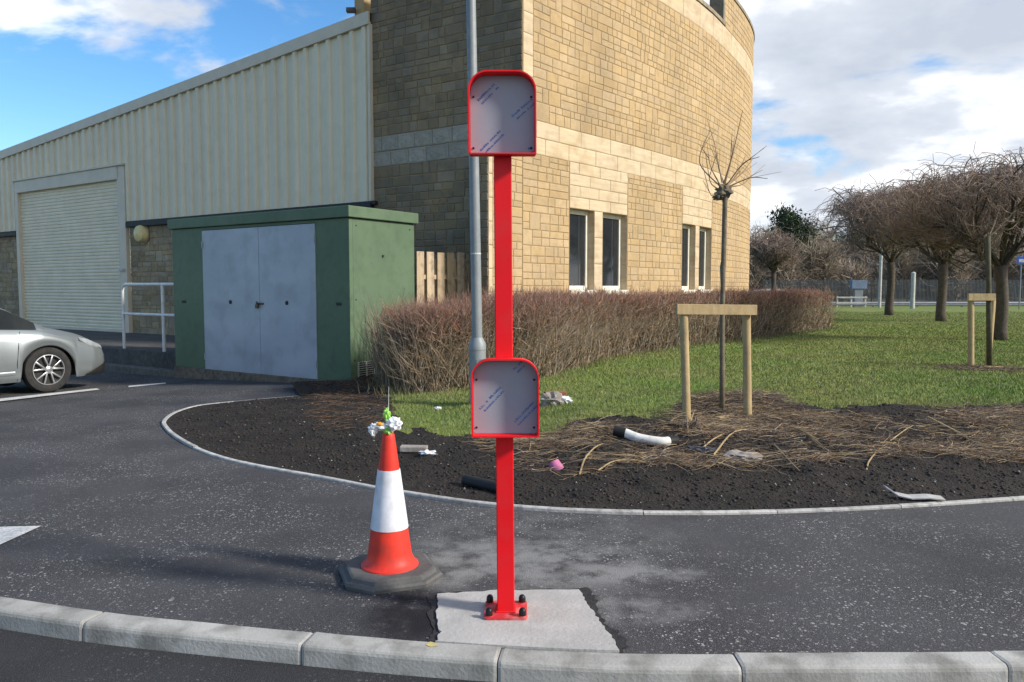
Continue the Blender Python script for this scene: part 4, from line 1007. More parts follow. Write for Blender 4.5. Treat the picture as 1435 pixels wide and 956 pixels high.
roofw = I([(0, .25), (.4, .58), (1.0, .70), (1.25, .66), (1.77, .56), (2.8, .55), (3.5, .56), (3.9, .6), (4.08, .4)])
XR = XW + 2.54
def zsill(x):
    z = 0.19 if 0.3 < x < 3.8 else 0.24
    for xw in (XW, XR):
        d = abs(x - xw)
        if d < 0.385: z = max(z, 0.305 + math.sqrt(max(0, 0.385 ** 2 - d * d)))
    return z
ST = sorted(set([round(x, 3) for x in np.r_[np.linspace(0, .3, 8), np.linspace(.3, 1.4, 48), np.linspace(1.4, 2.9, 24), np.linspace(2.9, 3.9, 44), np.linspace(3.9, 4.08, 6)]]))
def ringp(x):
    w_, zb, zt, rw, zs = half(x), zbel(x), ztop_(x), roofw(x), zsill(x)
    flare = 0.0
    for xw in (XW, XR):
        d = abs(x - xw); flare = max(flare, 0.03 * max(0, 1 - (d / 0.55) ** 2))
    zm = zs + (zb - zs) * 0.45
    cab = 1.0 < x < 3.85
    return [(w_ - 0.05 + flare, zs), (w_ - 0.005 + flare, zs + 0.03 + (zb - zs) * .08), (w_ + 0.012 + flare * .8, zm), (w_ - 0.004 + flare * .4, zb - (zb - zs) * 0.22), (w_ - 0.045, zb - 0.012), (w_ - 0.075, zb + 0.004),
            (rw + (w_ - .075 - rw) * 0.12 if cab else (rw * .6 + w_ * .4 - 0.03), zt - (zt - zb) * 0.14 if cab else zb + (zt - zb) * .5), (rw - 0.05, zt - 0.022), (rw * 0.5, zt - 0.004), (0, zt)]
NR = 10; body, glz = MB(), {}
R1 = [ringp(x) for x in ST]
verts = []
for sgn in (1, -1):
    for i, x in enumerate(ST):
        for (y, z) in R1[i]: verts.append(cpt(x, sgn * y, z))
off_ = len(ST) * NR; bf, wf, sf = [], [], []
for sgn in (0, 1):
    o = sgn * off_
    for i in range(len(ST) - 1):
        xm = (ST[i] + ST[i + 1]) / 2
        for j in range(NR - 1):
            q = (o + i * NR + j, o + (i + 1) * NR + j, o + (i + 1) * NR + j + 1, o + i * NR + j + 1)
            if j == 5 and 1.13 < xm < 3.5 and not (2.28 < xm < 2.36): sf.append((q, sgn))
            elif j >= 7 and 1.0 < xm < 1.70: wf.append(q)
            elif j >= 7 and 3.4 < xm < 3.85: wf.append(q)
            else: bf.append(q)
def sub(F): 
    ids = sorted({i for f in F for i in f}); mp_ = {k: i for i, k in enumerate(ids)}; m = MB(); m.add([verts[i] for i in ids], [tuple(mp_[i] for i in f) for f in F]); return m
bm_ = sub(bf); bo = bm_.build('body', PAINT, car, True)
bmx = bmesh.new(); bmx.from_mesh(bo.data); bmesh.ops.remove_doubles(bmx, verts=bmx.verts, dist=0.0005); bmesh.ops.recalc_face_normals(bmx, faces=bmx.faces); bmx.to_mesh(bo.data); bmx.free()
for f in bo.data.polygons: f.use_smooth = True
sub(wf).build('windscreen', GLASS, car, True)
for sgn in (0, 1):
    sub([q for q, s_ in sf if s_ == sgn]).build('side_window', GLASS, car, True)
# inner wheel wells, floor, black panel standing in for shade on the front bumper
MB().box(cpt(2.04, 0, 0.36), CF * 1.9, CR * 0.62, UP(0.17), 0.02).build('underbody', BLKP, car)
bump = MB(); 
for k in range(9):
    pass
P = []
for x in np.linspace(0.0, 0.44, 9):
    P.append((x, half(x)))
V = []; 
for (x, w_) in P: V += [cpt(x - 0.004, w_ + 0.004 - 0.03, 0.20), cpt(x - 0.004, w_ + 0.016, 0.30 - 0.16 * x), cpt(x - 0.004, w_ + 0.008, 0.40 - 0.38 * x)]
F = [(3 * i + j, 3 * i + j + 1, 3 * i + j + 4, 3 * i + j + 3) for i in range(8) for j in range(2)]
MB().add(V, F).build('bumper_shade', BLKP, car, True)
# headlamp patch following the wing
V = []; xs_ = np.linspace(0.12, 0.52, 9)
for k, x in enumerate(xs_):
    w_, zb, zt = half(x), zbel(x), ztop_(x); t = math.sin(math.pi * (k + .3) / 9.0); yy = w_ - 0.02
    V += [cpt(x, yy - 0.005, zb - 0.015 - 0.055 * t), cpt(x, yy + 0.006, zb - 0.028), cpt(x, yy - 0.035, zb + 0.016)]
MB().add(V, [(3 * i + j, 3 * i + j + 1, 3 * i + j + 4, 3 * i + j + 3) for i in range(8) for j in range(2)]).build('headlight', LENS, car, True)
# shut line of the door, side moulding
m = MB(); pts_ = [(1.42, zsill(1.42) + 0.02), (1.43, .45), (1.40, .70), (1.36, zbel(1.36) - 0.02)]
for (xa, za), (xb, zb) in zip(pts_[:-1], pts_[1:]):
    def yy(x, z): 
        r = ringp(x); return float(np.interp(z, [q[1] for q in r[:5]], [q[0] for q in r[:5]])) + 0.008
    m.add([cpt(xa - .004, yy(xa, za), za), cpt(xa + .004, yy(xa, za), za), cpt(xb + .004, yy(xb, zb), zb), cpt(xb - .004, yy(xb, zb), zb)], [(0, 1, 2, 3)])
m.build('door_gap', BLKP, car)
m = MB(); V = []
for x in np.linspace(1.46, 2.9, 10): y_ = half(x) + 0.012; V += [cpt(x, y_ + .004, .30), cpt(x, y_ + .014, .325), cpt(x, y_ + .004, .35)]
m.add(V, [(3 * i + j, 3 * i + j + 1, 3 * i + j + 4, 3 * i + j + 3) for i in range(9) for j in range(2)]).build('side_moulding', PAINT, car, True)
V = []
for x in np.linspace(1.15, 3.4, 14): r = ringp(x)[5]; V += [cpt(x, r[0] + .004, r[1] - .008), cpt(x, r[0] + .003, r[1] + .012)]
MB().add(V, [(2 * i, 2 * i + 1, 2 * i + 3, 2 * i + 2) for i in range(13)]).build('window_trim', BLKP, car, True)
for sg in (1, -1):
    MB().box(cpt(1.80, sg * 0.95, 1.0), CF * 0.06, CR * 0.10, UP(0.065), 0.04).build('wing_mirror', PAINT, car, True)
for xw in (XW, XR):
    for sg in (1, -1):
        c = cpt(xw, sg * 0.80, WR / 1.1); ax = CR * sg
        wh = MB().lathe(c, [(0.20, -0.19), (0.28, -0.19), (WR - .01, -0.175), (WR, -0.14), (WR, -0.03), (WR - .012, 0.0), (0.31, 0.012), (0.265, 0.006), (0.245, -0.012), (0.245, -0.05)], 40, ax).build('wheel', TYRE, car, 'auto')
        rim = MB(); rim.lathe(c, [(0.247, -0.02), (0.247, 0.006), (0.233, 0.008), (0.230, -0.05)], 40, ax); 
        MB().lathe(c, [(0.232, -0.085), (0.232, -0.075), (0.02, -0.06)], 32, ax).build('brake_disc', BLKP, wh)
        u = -CF; 
        V = []
        r_ = rim
        k0 = len(r_.f); r_.f = [f for f in r_.f if len(f) == 4]
        for k in range(5):
            for dlt in (-0.22, 0.22):
                a = 2 * math.pi * k / 5 + 0.31; e0 = (u * math.cos(a) + UP(1) * math.sin(a)); a2 = a + dlt * 1.35; e1_ = (u * math.cos(a2) + UP(1) * math.sin(a2)); tn = e0.cross(ax)
                p0, p1 = c + e0 * 0.045 + tn * 0.02 * (1 if dlt > 0 else -1) * 0 + ax * 0.0, c + e1_ * 0.236 - ax * 0.004
                dd_ = (p1 - p0); sd_ = dd_.normalized().cross(ax)
                r_.box((p0 + p1) / 2, dd_ / 2, sd_ * 0.012, ax * 0.014, 0.004)
        r_.lathe(c, [(0.06, -0.02), (0.06, 0.01), (0.035, 0.02), (0.0301, 0.022)], 20, ax)
        r_.build('rim', RIM, wh, 'auto')
# ================================================================== GRASS (too many blades to count)
def fast_noise(x, y, s, ph=0.0):                  # cheap smooth pseudo noise for scatter masks
    return (np.sin(x * s * 1.7 + ph) * np.cos(y * s * 1.3 + 2.1 + ph) + np.sin(x * s * 0.6 - y * s * 2.2 + ph * 2) * 0.7 + np.sin((x + y) * s * 3.1 + ph) * 0.4) / 2.1
lawnpoly = [V3[list(f)] for f in lawnF]
LV = np.array([V3[list(f)[:3]] for f in lawnF]); LA = 0.5 * np.abs(np.cross(LV[:, 1, :2] - LV[:, 0, :2], LV[:, 2, :2] - LV[:, 0, :2])); LCn = LV.mean(1)
SV = np.array([V3[list(f)[:3]] for f in soilF]); SA = 0.5 * np.abs(np.cross(SV[:, 1, :2] - SV[:, 0, :2], SV[:, 2, :2] - SV[:, 0, :2])); SC = SV.mean(1)
def scatter(T, A, dens, n):
    p = A * dens; p = p / p.sum(); k = rng.choice(len(A), n, p=p); u = rng.random((n, 2)); m = u.sum(1) > 1; u[m] = 1 - u[m]
    return T[k, 0] + u[:, :1] * (T[k, 1] - T[k, 0]) + u[:, 1:] * (T[k, 2] - T[k, 0])
inv = ((LCn[:, 0] / np.maximum(LCn[:, 1], 1) < 0.75) & (LCn[:, 1] < 45)).astype(float)
dens = inv / np.maximum(LCn[:, 1], 5) ** 1.9
def blades(name, P, hgt, wd, material, label, cat, bend=0.5):
    n = len(P); a = rng.random(n) * 2 * math.pi; dist = np.hypot(P[:, 0], P[:, 1]); sc = np.clip(dist / 9.0, 0.7, 3.2)
    h = hgt * rng.uniform(0.5, 1.25, n); ww = wd * sc * rng.uniform(0.7, 1.3, n)
    t = np.stack([np.cos(a), np.sin(a), 0 * a], 1); b = rng.normal(0, bend, (n, 3)) * h[:, None]; b[:, 2] = 0
    V = np.empty((n, 3, 3)); V[:, 0] = P - t * ww[:, None] / 2; V[:, 1] = P + t * ww[:, None] / 2; V[:, 2] = P + b + np.stack([0 * h, 0 * h, h], 1)
    V[:, :2, 2] -= 0.01
    o = fastmesh(name, V.reshape(-1, 3), np.arange(3 * n).reshape(-1, 3), material); return tag(o, label, cat, kind='stuff')
GR1 = mat('grass_blade', (0.165, 0.25, 0.048), (0.245, 0.265, 0.08), 0.8, 0.35, (0.12, 0.185, 0.035), 2.2, 0.6, isl=0.3, spec=0.15)
GR2 = mat('dry_grass_blade', (0.27, 0.25, 0.10), (0.21, 0.21, 0.075), 0.85, 1.2, isl=0.3, spec=0.15)
P = scatter(LV, LA, dens, 230000); nm = fast_noise(P[:, 0], P[:, 1], 0.9)
blades('grass', P, 0.036, 0.009, GR1, 'short green grass of the lawn', 'grass')
P = scatter(LV, LA, dens, 60000); m = fast_noise(P[:, 0], P[:, 1], 1.3, 2) > 0.0
blades('dry_grass', P[m], 0.042, 0.008, GR2, 'yellowish dry grass tips through the lawn', 'grass', 0.8)

# ================================================================== SOIL CLODS, STRAW AND STEMS
px_s = np.array([proj(c) for c in SC]); gl = np.interp(px_s[:, 0], gpa, gpb)
edd = edist(SC[:, 0], SC[:, 1])
n = 22000; P = scatter(SV, SA, 1 / np.maximum(SC[:, 1], 4) ** 1.2 * (edd > 0.06), n); pd = edist(P[:, 0], P[:, 1]); P = P[pd > 0.05]; n = len(P)
U = np.array([(0, 0, 1), (.9, 0, .1), (-.3, .85, .15), (-.5, -.8, .05), (.1, .1, -.5)]); UF = np.array([(0, 1, 2), (0, 2, 3), (0, 3, 1), (4, 2, 1), (4, 3, 2), (4, 1, 3)])
a = rng.random(n) * 6.283; s_ = 0.006 + 0.02 * rng.random(n) ** 4; ca, sa = np.cos(a), np.sin(a)
Q = U[None] * (1 + rng.uniform(-.35, .35, (n, 5, 3))); V = np.stack([Q[..., 0] * ca[:, None] - Q[..., 1] * sa[:, None], Q[..., 0] * sa[:, None] + Q[..., 1] * ca[:, None], Q[..., 2] * 0.7], -1) * s_[:, None, None] + P[:, None]
F = (UF[None] + (np.arange(n) * 5)[:, None, None]).reshape(-1, 3)
CLOD = mat('soil_clods', (0.024, 0.020, 0.018), (0.042, 0.034, 0.028), 0.95, 9, isl=0.5)
tag(fastmesh('soil_clods', V.reshape(-1, 3), F, CLOD), 'dark crumbly soil clods of the planting bed', 'soil', kind='stuff')
n = 700; P = scatter(SV, SA, 1 / np.maximum(SC[:, 1], 4) * (edd > 0.06), n); pd = edist(P[:, 0], P[:, 1]); P = P[pd > 0.04]; n = len(P)
a = rng.random(n) * 6.283; s_ = 0.005 + 0.012 * rng.random(n) ** 3; ca, sa = np.cos(a), np.sin(a); Q = U[None] * (1 + rng.uniform(-.35, .35, (n, 5, 3)))
V = np.stack([Q[..., 0] * ca[:, None] - Q[..., 1] * sa[:, None], Q[..., 0] * sa[:, None] + Q[..., 1] * ca[:, None], Q[..., 2] * 0.6], -1) * s_[:, None, None] + P[:, None] + np.array([0, 0, .004])
F = (UF[None] + (np.arange(n) * 5)[:, None, None]).reshape(-1, 3)
tag(fastmesh('pebbles', V.reshape(-1, 3), F, mat('pale_pebbles', (0.30, 0.29, 0.27), (0.2, 0.19, 0.18), 0.85, 9, isl=0.4)), 'small pale pebbles scattered over the soil', 'pebbles', kind='stuff')
# dead stems and straw lying over the top of the bed
STRAW = mat('straw_stems', (0.40, 0.30, 0.17), (0.28, 0.20, 0.115), 0.85, 4, isl=0.35)
THATCH = mat('brown_thatch', (0.19, 0.13, 0.085), (0.125, 0.088, 0.062), 0.9, 3, isl=0.4)
def lying(P, ln, r, up=0.03, seg=4, curl=0.5):
    n = len(P); a = rng.normal(0, 0.55, n) + (rng.random(n) < 0.5) * math.pi; L_ = ln * rng.uniform(0.35, 1.3, n); p = P.copy(); A0, A1, r0, r1 = [], [], [], []
    zt = rng.uniform(0.0, up, n); p[:, 2] += zt * 0.3
    for k in range(seg):
        a = a + rng.normal(0, curl, n); el = rng.normal(0.06 - 0.10 * (k / seg), 0.16, n)
        q = p + np.stack([np.cos(a) * np.cos(el), np.sin(a) * np.cos(el), np.sin(el)], 1) * (L_ / seg)[:, None]
        A0.append(p); A1.append(q); rr = r * rng.uniform(0.6, 1.2, n); r0.append(rr * (1 - .15 * k)); r1.append(rr * (1 - .15 * (k + 1))); p = q
    return segs_mesh(np.concatenate(A0), np.concatenate(A1), np.concatenate(r0), np.concatenate(r1))
strip = (px_s[:, 0] > 690) & (px_s[:, 1] > gl - 15) & (px_s[:, 1] < 650 - 8 * (px_s[:, 0] > 1150) + 26 * fast_noise(SC[:, 0], SC[:, 1], 1.9, 0.7)) & (px_s[:, 0] < 1700)
w8 = strip * (1 + 4 * np.exp(-(((SC[:, 0] - 2.8) / 0.8) ** 2 + ((SC[:, 1] - 8.7) / 0.6) ** 2))) * (0.10 + 0.9 * (fast_noise(SC[:, 0], SC[:, 1], 1.6, 1.0) > -0.05))
P = scatter(SV, SA, w8, 15000); a, b = lying(P, 0.30, 0.0032, 0.03); tag(fastmesh('dead_thatch', a, b, THATCH), 'matted brown dead plant litter along the lawn edge', 'plant litter', kind='stuff')
P = scatter(SV, SA, w8, 3200); a, b = lying(P, 0.42, 0.0036, 0.06, 5, 0.35); tag(fastmesh('straw', a, b, STRAW), 'loose pale straw stems strewn along the lawn edge', 'straw', kind='stuff')
lf = (px_s[:, 0] > 440) & (px_s[:, 0] < 640) & (px_s[:, 1] < 600)
P = scatter(SV, SA, lf + 1e-9, 900); a, b = lying(P, 0.25, 0.003, 0.03); tag(fastmesh('leaf_litter', a, b, mat('leaf_litter', (0.17, 0.10, 0.055), (0.11, 0.07, 0.045), 0.9, 4, isl=0.35)), 'reddish brown litter on the soil below the kiosk', 'plant litter', kind='stuff')
# single long stems that can be told apart
STEMM = mat('dry_stalk', (0.42, 0.32, 0.17), (0.30, 0.22, 0.12), 0.8, 6)
stemspec = [[(1088, 592), (1130, 612), (1165, 640), (1195, 640)], [(1128, 605), (1140, 622), (1155, 632)], [(1213, 668), (1222, 646), (1262, 612), (1280, 598)], [(1300, 586), (1345, 612), (1358, 618), (1372, 606)],
    [(1085, 625), (1105, 650), (1120, 662)], [(1400, 590), (1412, 604), (1435, 622)], [(838, 662), (862, 652), (900, 648)], [(812, 668), (822, 645), (845, 628), (880, 640)], [(975, 638), (1010, 615), (1060, 600)], [(1000, 640), (1030, 610), (1075, 604)],
    [(965, 600), (975, 580), (985, 615), (990, 635)], [(1325, 600), (1375, 628), (1435, 630)], [(780, 635), (840, 640), (885, 644)]]
for k, sp in enumerate(stemspec):
    pts_ = []
    for i, q in enumerate(sp): p = onb(*q); pts_.append(p + UP(0.015 + (0.02 if 0 < i < len(sp) - 1 else 0.0)))
    C_ = catmull([tuple(p) for p in pts_], 4)
    o = MB().tube([Vector(p) for p in C_], list(np.linspace(0.0075, 0.0035, len(C_))), 5).build('dead_stalk', STEMM, None, False, tuple(pts_[0]))
    where = ['arching from the staked tree over the brown litter', 'short, beside the longer arching one right of the staked tree', 'steep and forked-looking, reaching down to the dark soil right of centre', 'bent like a tick near the right lawn edge',
        'slanting down to the dark soil right of the grey rag', 'at the right picture edge on the brown litter', 'low curved, nearest the soil left of the white pipe', 'looping up beside the pink cup', 'slanting up to the staked tree, upper of two', 'slanting up to the staked tree, lower of two', 'tangled against the left stake of the young tree', 'long, low, at the far right of the litter strip', 'lying flat left of the white pipe']
    tag(o, 'dry tan stalk ' + where[k], 'plant stalk', 'dry stalks on the soil bed')
# root tangle at the left stake
rt_ = onb(967, 600); m = MB()
for k in range(16):
    a = random.uniform(0, 6.28); p = [rt_ + Vector((random.uniform(-.03, .03), random.uniform(-.03, .03), 0))]
    for j in range(4): p.append(p[-1] + Vector((math.cos(a) * 0.05 + random.uniform(-.03, .03), math.sin(a) * 0.05 + random.uniform(-.02, .02), random.uniform(-.02, .07) if j < 2 else -0.05)))
    m.tube(p, [0.008, 0.007, 0.006, 0.004, 0.003], 5)
tag(m.build('dead_shrub', mat('grey_twig', (0.24, 0.18, 0.13), (0.16, 0.12, 0.09), 0.85, 8), None, False, tuple(rt_)), 'small tangled dead shrub at the foot of the left stake', 'dead plant')

# ================================================================== BARE HEDGE
hb = [(524, 546), (552, 562), (600, 566), (660, 560), (720, 552), (775, 545), (810, 533), (860, 513), (930, 501), (1000, 490), (1060, 483), (1120, 474), (1172, 466)]
HB = np.array([tuple(ong(*p))[:2] for p in hb]); 
topy = np.interp([p[0] for p in hb], [505, 540, 600, 660, 720, 800, 900, 1000, 1180], [432, 428, 428, 424, 414, 409, 409, 408, 406])
HT = np.array([ony(p[0], ty, q[1] + 0.35).z for p, ty, q in zip(hb, topy, HB)])
hc = catmull([(*q, t) for q, t in zip(HB, HT)], 8)
hs_ = np.r_[0, np.cumsum(np.hypot(*np.diff(hc[:, :2], axis=0).T))]; HLEN = hs_[-1]
hdg = empty('bare_hedge', (hc[60, 0], hc[60, 1], 0.05), 'long bare twiggy hedge with reddish tips in front of the stone building', 'hedge')
def hedge_part(n, kind):
    # more twigs where the hedge is near
    u = rng.random(n * 3) * HLEN; yy_ = np.interp(u, hs_, hc[:, 1]); keep = rng.random(len(u)) < (10.5 / yy_) ** 0.7; u = u[keep][:n]; n = len(u)
    bx = np.interp(u, hs_, hc[:, 0]); by = np.interp(u, hs_, hc[:, 1]); ht = np.interp(u, hs_, hc[:, 2])
    tx = np.interp(u + .2, hs_, hc[:, 0]) - np.interp(u - .2, hs_, hc[:, 0]); ty = np.interp(u + .2, hs_, hc[:, 1]) - np.interp(u - .2, hs_, hc[:, 1]); l_ = np.hypot(tx, ty) + 1e-6; nx_, ny_ = -ty / l_, tx / l_
    nx_, ny_ = np.where(ny_ < 0, -nx_, nx_), np.abs(ny_)
    wdt = 1.25
    d = rng.random(n) ** 1.3 * wdt + 0.16 + 0.10 * fast_noise(u, u, 2.0)
    if kind == 'branches': z0 = np.full(n, 0.04); h = ht * rng.uniform(0.55, 0.97, n)
    elif kind == 'twigs': z0 = ht * (0.08 + 0.72 * rng.random(n) ** 0.8); h = rng.uniform(0.18, 0.5, n)
    else: z0 = ht * (0.60 + 0.34 * rng.random(n)); h = rng.uniform(0.12, 0.36, n) * (1 + 0.8 * (rng.random(n) < .04))
    P = np.stack([bx + nx_ * d, by + ny_ * d, z0], 1)
    if kind != 'branches': P[:, :2] += rng.normal(0, 0.08, (n, 2))
    if kind == 'shoots': h = np.minimum(h, np.maximum(ht * (1 + 0.07 * fast_noise(u, u, 3.0)) + rng.exponential(0.105, n) - z0, 0.06))
    if kind == 'twigs': h = np.minimum(h, np.maximum(ht - z0, 0.06) * 1.3)
    dirs = rng.normal(0, 0.34 if kind == 'branches' else 0.62, (n, 3)); dirs[:, 2] = 1.0
    if kind == 'twigs': dirs[:, 2] = rng.uniform(0.2, 1.1, n); dirs[:, 0] -= nx_ * 0.35; dirs[:, 1] -= ny_ * 0.35
    dirs /= np.linalg.norm(dirs, axis=1, keepdims=True)
    seg = 4 if kind == 'branches' else 2; A0, A1, r0, r1 = [], [], [], []; p = P; R = (0.009 if kind == 'branches' else 0.0050 if kind == 'twigs' else 0.0042) * rng.uniform(0.6, 1.3, n) * np.clip(by / 12, 0.8, 1.5)
    for k in range(seg):
        dd2 = dirs + rng.normal(0, 0.22, (n, 3)); dd2 /= np.linalg.norm(dd2, axis=1, keepdims=True); q = p + dd2 * (h / seg)[:, None]; q[:, 2] = np.maximum(q[:, 2], 0.03)
        A0.append(p); A1.append(q); r0.append(R * (1 - .75 * k / seg)); r1.append(R * (1 - .75 * (k + 1) / seg)); p = q
    return segs_mesh(np.concatenate(A0), np.concatenate(A1), np.concatenate(r0), np.concatenate(r1))
HBR = mat('hedge_branches', (0.30, 0.23, 0.15), (0.2, 0.155, 0.105), 0.9, 5, isl=0.35)
HTW = mat('hedge_twigs', (0.36, 0.265, 0.165), (0.24, 0.175, 0.11), 0.9, 3, isl=0.4)
HSH = mat('hedge_red_shoots', (0.27, 0.135, 0.095), (0.20, 0.11, 0.08), 0.9, 2, isl=0.4)
fastmesh('branches', *hedge_part(4200, 'branches'), HBR, hdg); fastmesh('twigs', *hedge_part(17000, 'twigs'), HTW, hdg); fastmesh('red_shoots', *hedge_part(21000, 'shoots'), HSH, hdg)
# stray long shoots at the ragged near end
m = MB(); rs2 = random.Random(3)
for k in range(70):
    q = rs2.random() ** 2; u_ = q * 1.8; p = Vector((float(np.interp(u_, hs_, hc[:, 0])), float(np.interp(u_, hs_, hc[:, 1])) + rs2.uniform(0.1, 0.9), 0.06)); a = rs2.uniform(2.2, 4.4) if k % 2 else rs2.uniform(0, 6.3); hh = rs2.uniform(0.6, 1.45); ou = rs2.uniform(0.1, 0.45)
    m.tube([p, p + Vector((math.cos(a) * ou * .25, math.sin(a) * ou * .25, hh * .4)), p + Vector((math.cos(a) * ou * .6, math.sin(a) * ou * .6, hh * .75)), p + Vector((math.cos(a) * ou, math.sin(a) * ou, hh))], [.007, .006, .0045, .003], 4)
m.build('stray_shoots', HTW, hdg)
# weeds and long grass at the hedge foot
k = rng.random(2600) * HLEN; P = np.stack([np.interp(k, hs_, hc[:, 0]) + rng.normal(0, .12, 2600), np.interp(k, hs_, hc[:, 1]) - 0.02 + rng.normal(0, .12, 2600), np.full(2600, 0.08)], 1)
blades('hedge_foot_grass', P, 0.16, 0.010, mat('tall_dry_grass', (0.22, 0.185, 0.10), (0.15, 0.14, 0.07), 0.85, 2, isl=0.3), 'tufts of long dry grass at the foot of the hedge', 'grass', 0.5)

# ================================================================== TREES
BARK = mat('grey_bark', (0.115, 0.095, 0.075), (0.075, 0.062, 0.050), 0.92, 9, (0.05, 0.042, 0.035), 30, 0.6, 0.8, 45, bdist=0.02)
TWIG = mat('bare_twigs', (0.28, 0.21, 0.17), (0.195, 0.145, 0.12), 0.9, 1.5, isl=0.35)
def bare_tree(name, base, ht_fork, spread, top, r, label, group, seed, mains=9, lv=4, kids=4, twr=0.011, leaning=0.0, flatness=1.0, mat_b=None, fine=1.0):
    rg2 = np.random.default_rng(seed); base = Vector(base)
    root = empty(name, tuple(base), label, 'tree', group)
    pts_ = [base + Vector((leaning * t * ht_fork + 0.03 * math.sin(t * 5 + seed), 0.02 * math.cos(t * 4), ht_fork * t)) for t in np.linspace(0, 1, 7)]; pts_[0] = base - UP(0.05)
    MB().tube(pts_, [r * 1.28, r * 1.04, r, r * 0.97, r * 0.95, r * 0.97, r * 1.05], 14).build('trunk', BARK, root, True)
    fork = np.array(pts_[-1]); H_ = top - (base.z + ht_fork)
    S0, S1, Ra, Rb, LV_ = [], [], [], [], []
    cur = []
    for k in range(mains):
        a = 2 * math.pi * (k + rg2.uniform(-.3, .3)) / mains; el = rg2.uniform(0.38, 0.68) if k % 4 else rg2.uniform(0.7, 1.1)
        cur.append((fork + np.array([0, 0, rg2.uniform(-.15, .05)]), np.array([math.cos(a) * math.cos(el), math.sin(a) * math.cos(el), math.sin(el)]), r * 0.42, spread * 0.56))
    P = np.array([c[0] for c in cur]); D = np.array([c[1] for c in cur]); R = np.array([c[2] for c in cur]); Ln = np.array([c[3] for c in cur]) * rg2.uniform(.8, 1.2, len(cur))
    for lev in range(lv + 1):
        n = len(P); segn = 3; p = P; d = D; ch_p, ch_d, ch_r, ch_l = [], [], [], []
        for sgm in range(segn):
            d = d + rg2.normal(0, 0.17, (n, 3)); d[:, 2] += 0.05 - 0.02 * lev
            rad = np.hypot(p[:, 0] - fork[0], p[:, 1] - fork[1]); over = (rad / spread) ** 2 + (np.maximum(p[:, 2] - fork[2], 0) / H_) ** 2
            d[:, 2] -= np.where(p[:, 2] > base.z + ht_fork + H_ * (0.88 - 0.22 * (rad / spread) ** 2), 0.5, 0) * flatness
            d[:, 2] += np.where(p[:, 2] < fork[2] + 0.50 * rad - 0.02, 0.5, 0)
            d /= np.linalg.norm(d, axis=1, keepdims=True); q = p + d * (Ln / segn)[:, None]
            ra = R * (1 - 0.25 * sgm / segn); rb2 = R * (1 - 0.25 * (sgm + 1) / segn); S0.append(p); S1.append(q); Ra.append(ra); Rb.append(rb2); LV_.append(np.full(n, lev)); p = q
            if lev < lv:
                nk = kids if sgm == segn - 1 else max(1, int(kids * 0.5 * fine))
                for c in range(nk):
                    dn = d + rg2.normal(0, 0.55 if lev < 2 else 0.75, (n, 3)); dn /= np.linalg.norm(dn, axis=1, keepdims=True)
                    ch_p.append(p); ch_d.append(dn); ch_r.append(np.maximum(rb2 * rg2.uniform(.45, .7, n), twr * 0.7)); ch_l.append(Ln * rg2.uniform(.5, .8, n))
        if lev < lv:
            P, D, R, Ln = map(np.concatenate, (ch_p, ch_d, ch_r, ch_l))
            over = (np.hypot(P[:, 0] - fork[0], P[:, 1] - fork[1]) / spread) ** 2 * 0.75 + 0.75 * (np.maximum(P[:, 2] - fork[2], 0) / H_) ** 4
            rr_ = np.hypot(P[:, 0] - fork[0], P[:, 1] - fork[1]); keep = (over < 1.0) & (P[:, 2] > fork[2] + 0.42 * rr_ - 0.2); P, D, R, Ln = P[keep], D[keep], R[keep], Ln[keep]
            cap_ = 3000
            if len(P) > cap_: kk = rg2.choice(len(P), cap_, replace=False); P, D, R, Ln = P[kk], D[kk], R[kk], Ln[kk]
    S0, S1, Ra, Rb, LV_ = map(np.concatenate, (S0, S1, Ra, Rb, LV_))
    Ra = np.maximum(Ra, twr * 0.6); Rb = np.maximum(Rb, twr * 0.45)
    big = LV_ <= 1
    fastmesh('limbs', *segs_mesh(S0[big], S1[big], Ra[big], Rb[big]), BARK, root); fastmesh('crown', *segs_mesh(S0[~big], S1[~big], Ra[~big], Rb[~big]), mat_b or TWIG, root)
    return root
GT = 'mature bare trees on the lawn'
t1_ = ong(1246, 446); t2_p = ong(1319, 455.5); t3_p = ong(1402, 485)
bare_tree('bare_tree', (t1_.x, t1_.y, 0.08), 2.7, 4.7, 6.3, 0.19, 'leftmost of three bare spreading trees on the lawn', GT, 11, 10, 4, 4, 0.014)
bare_tree('bare_tree', (t2_p.x, t2_p.y, 0.08), 2.4, 4.2, 5.8, 0.18, 'middle of three bare spreading trees on the lawn', GT, 23, 10, 4, 4, 0.013, leaning=-0.02)
bare_tree('bare_tree', (t3_p.x, t3_p.y, 0.08), 2.0, 3.3, 4.7, 0.145, 'nearest bare spreading tree, behind the small stake frame at the right', GT, 37, 10, 4, 4, 0.009, leaning=-0.03)
bt = ony(1084, 410, 48.0); bt.y = 48.0
bare_tree('bare_tree', (bt.x, bt.y, 0.0), 2.5, 2.2, 5.7, 0.15, 'bare dense tree just right of the building, over the far car', None, 51, 10, 4, 4, 0.016)
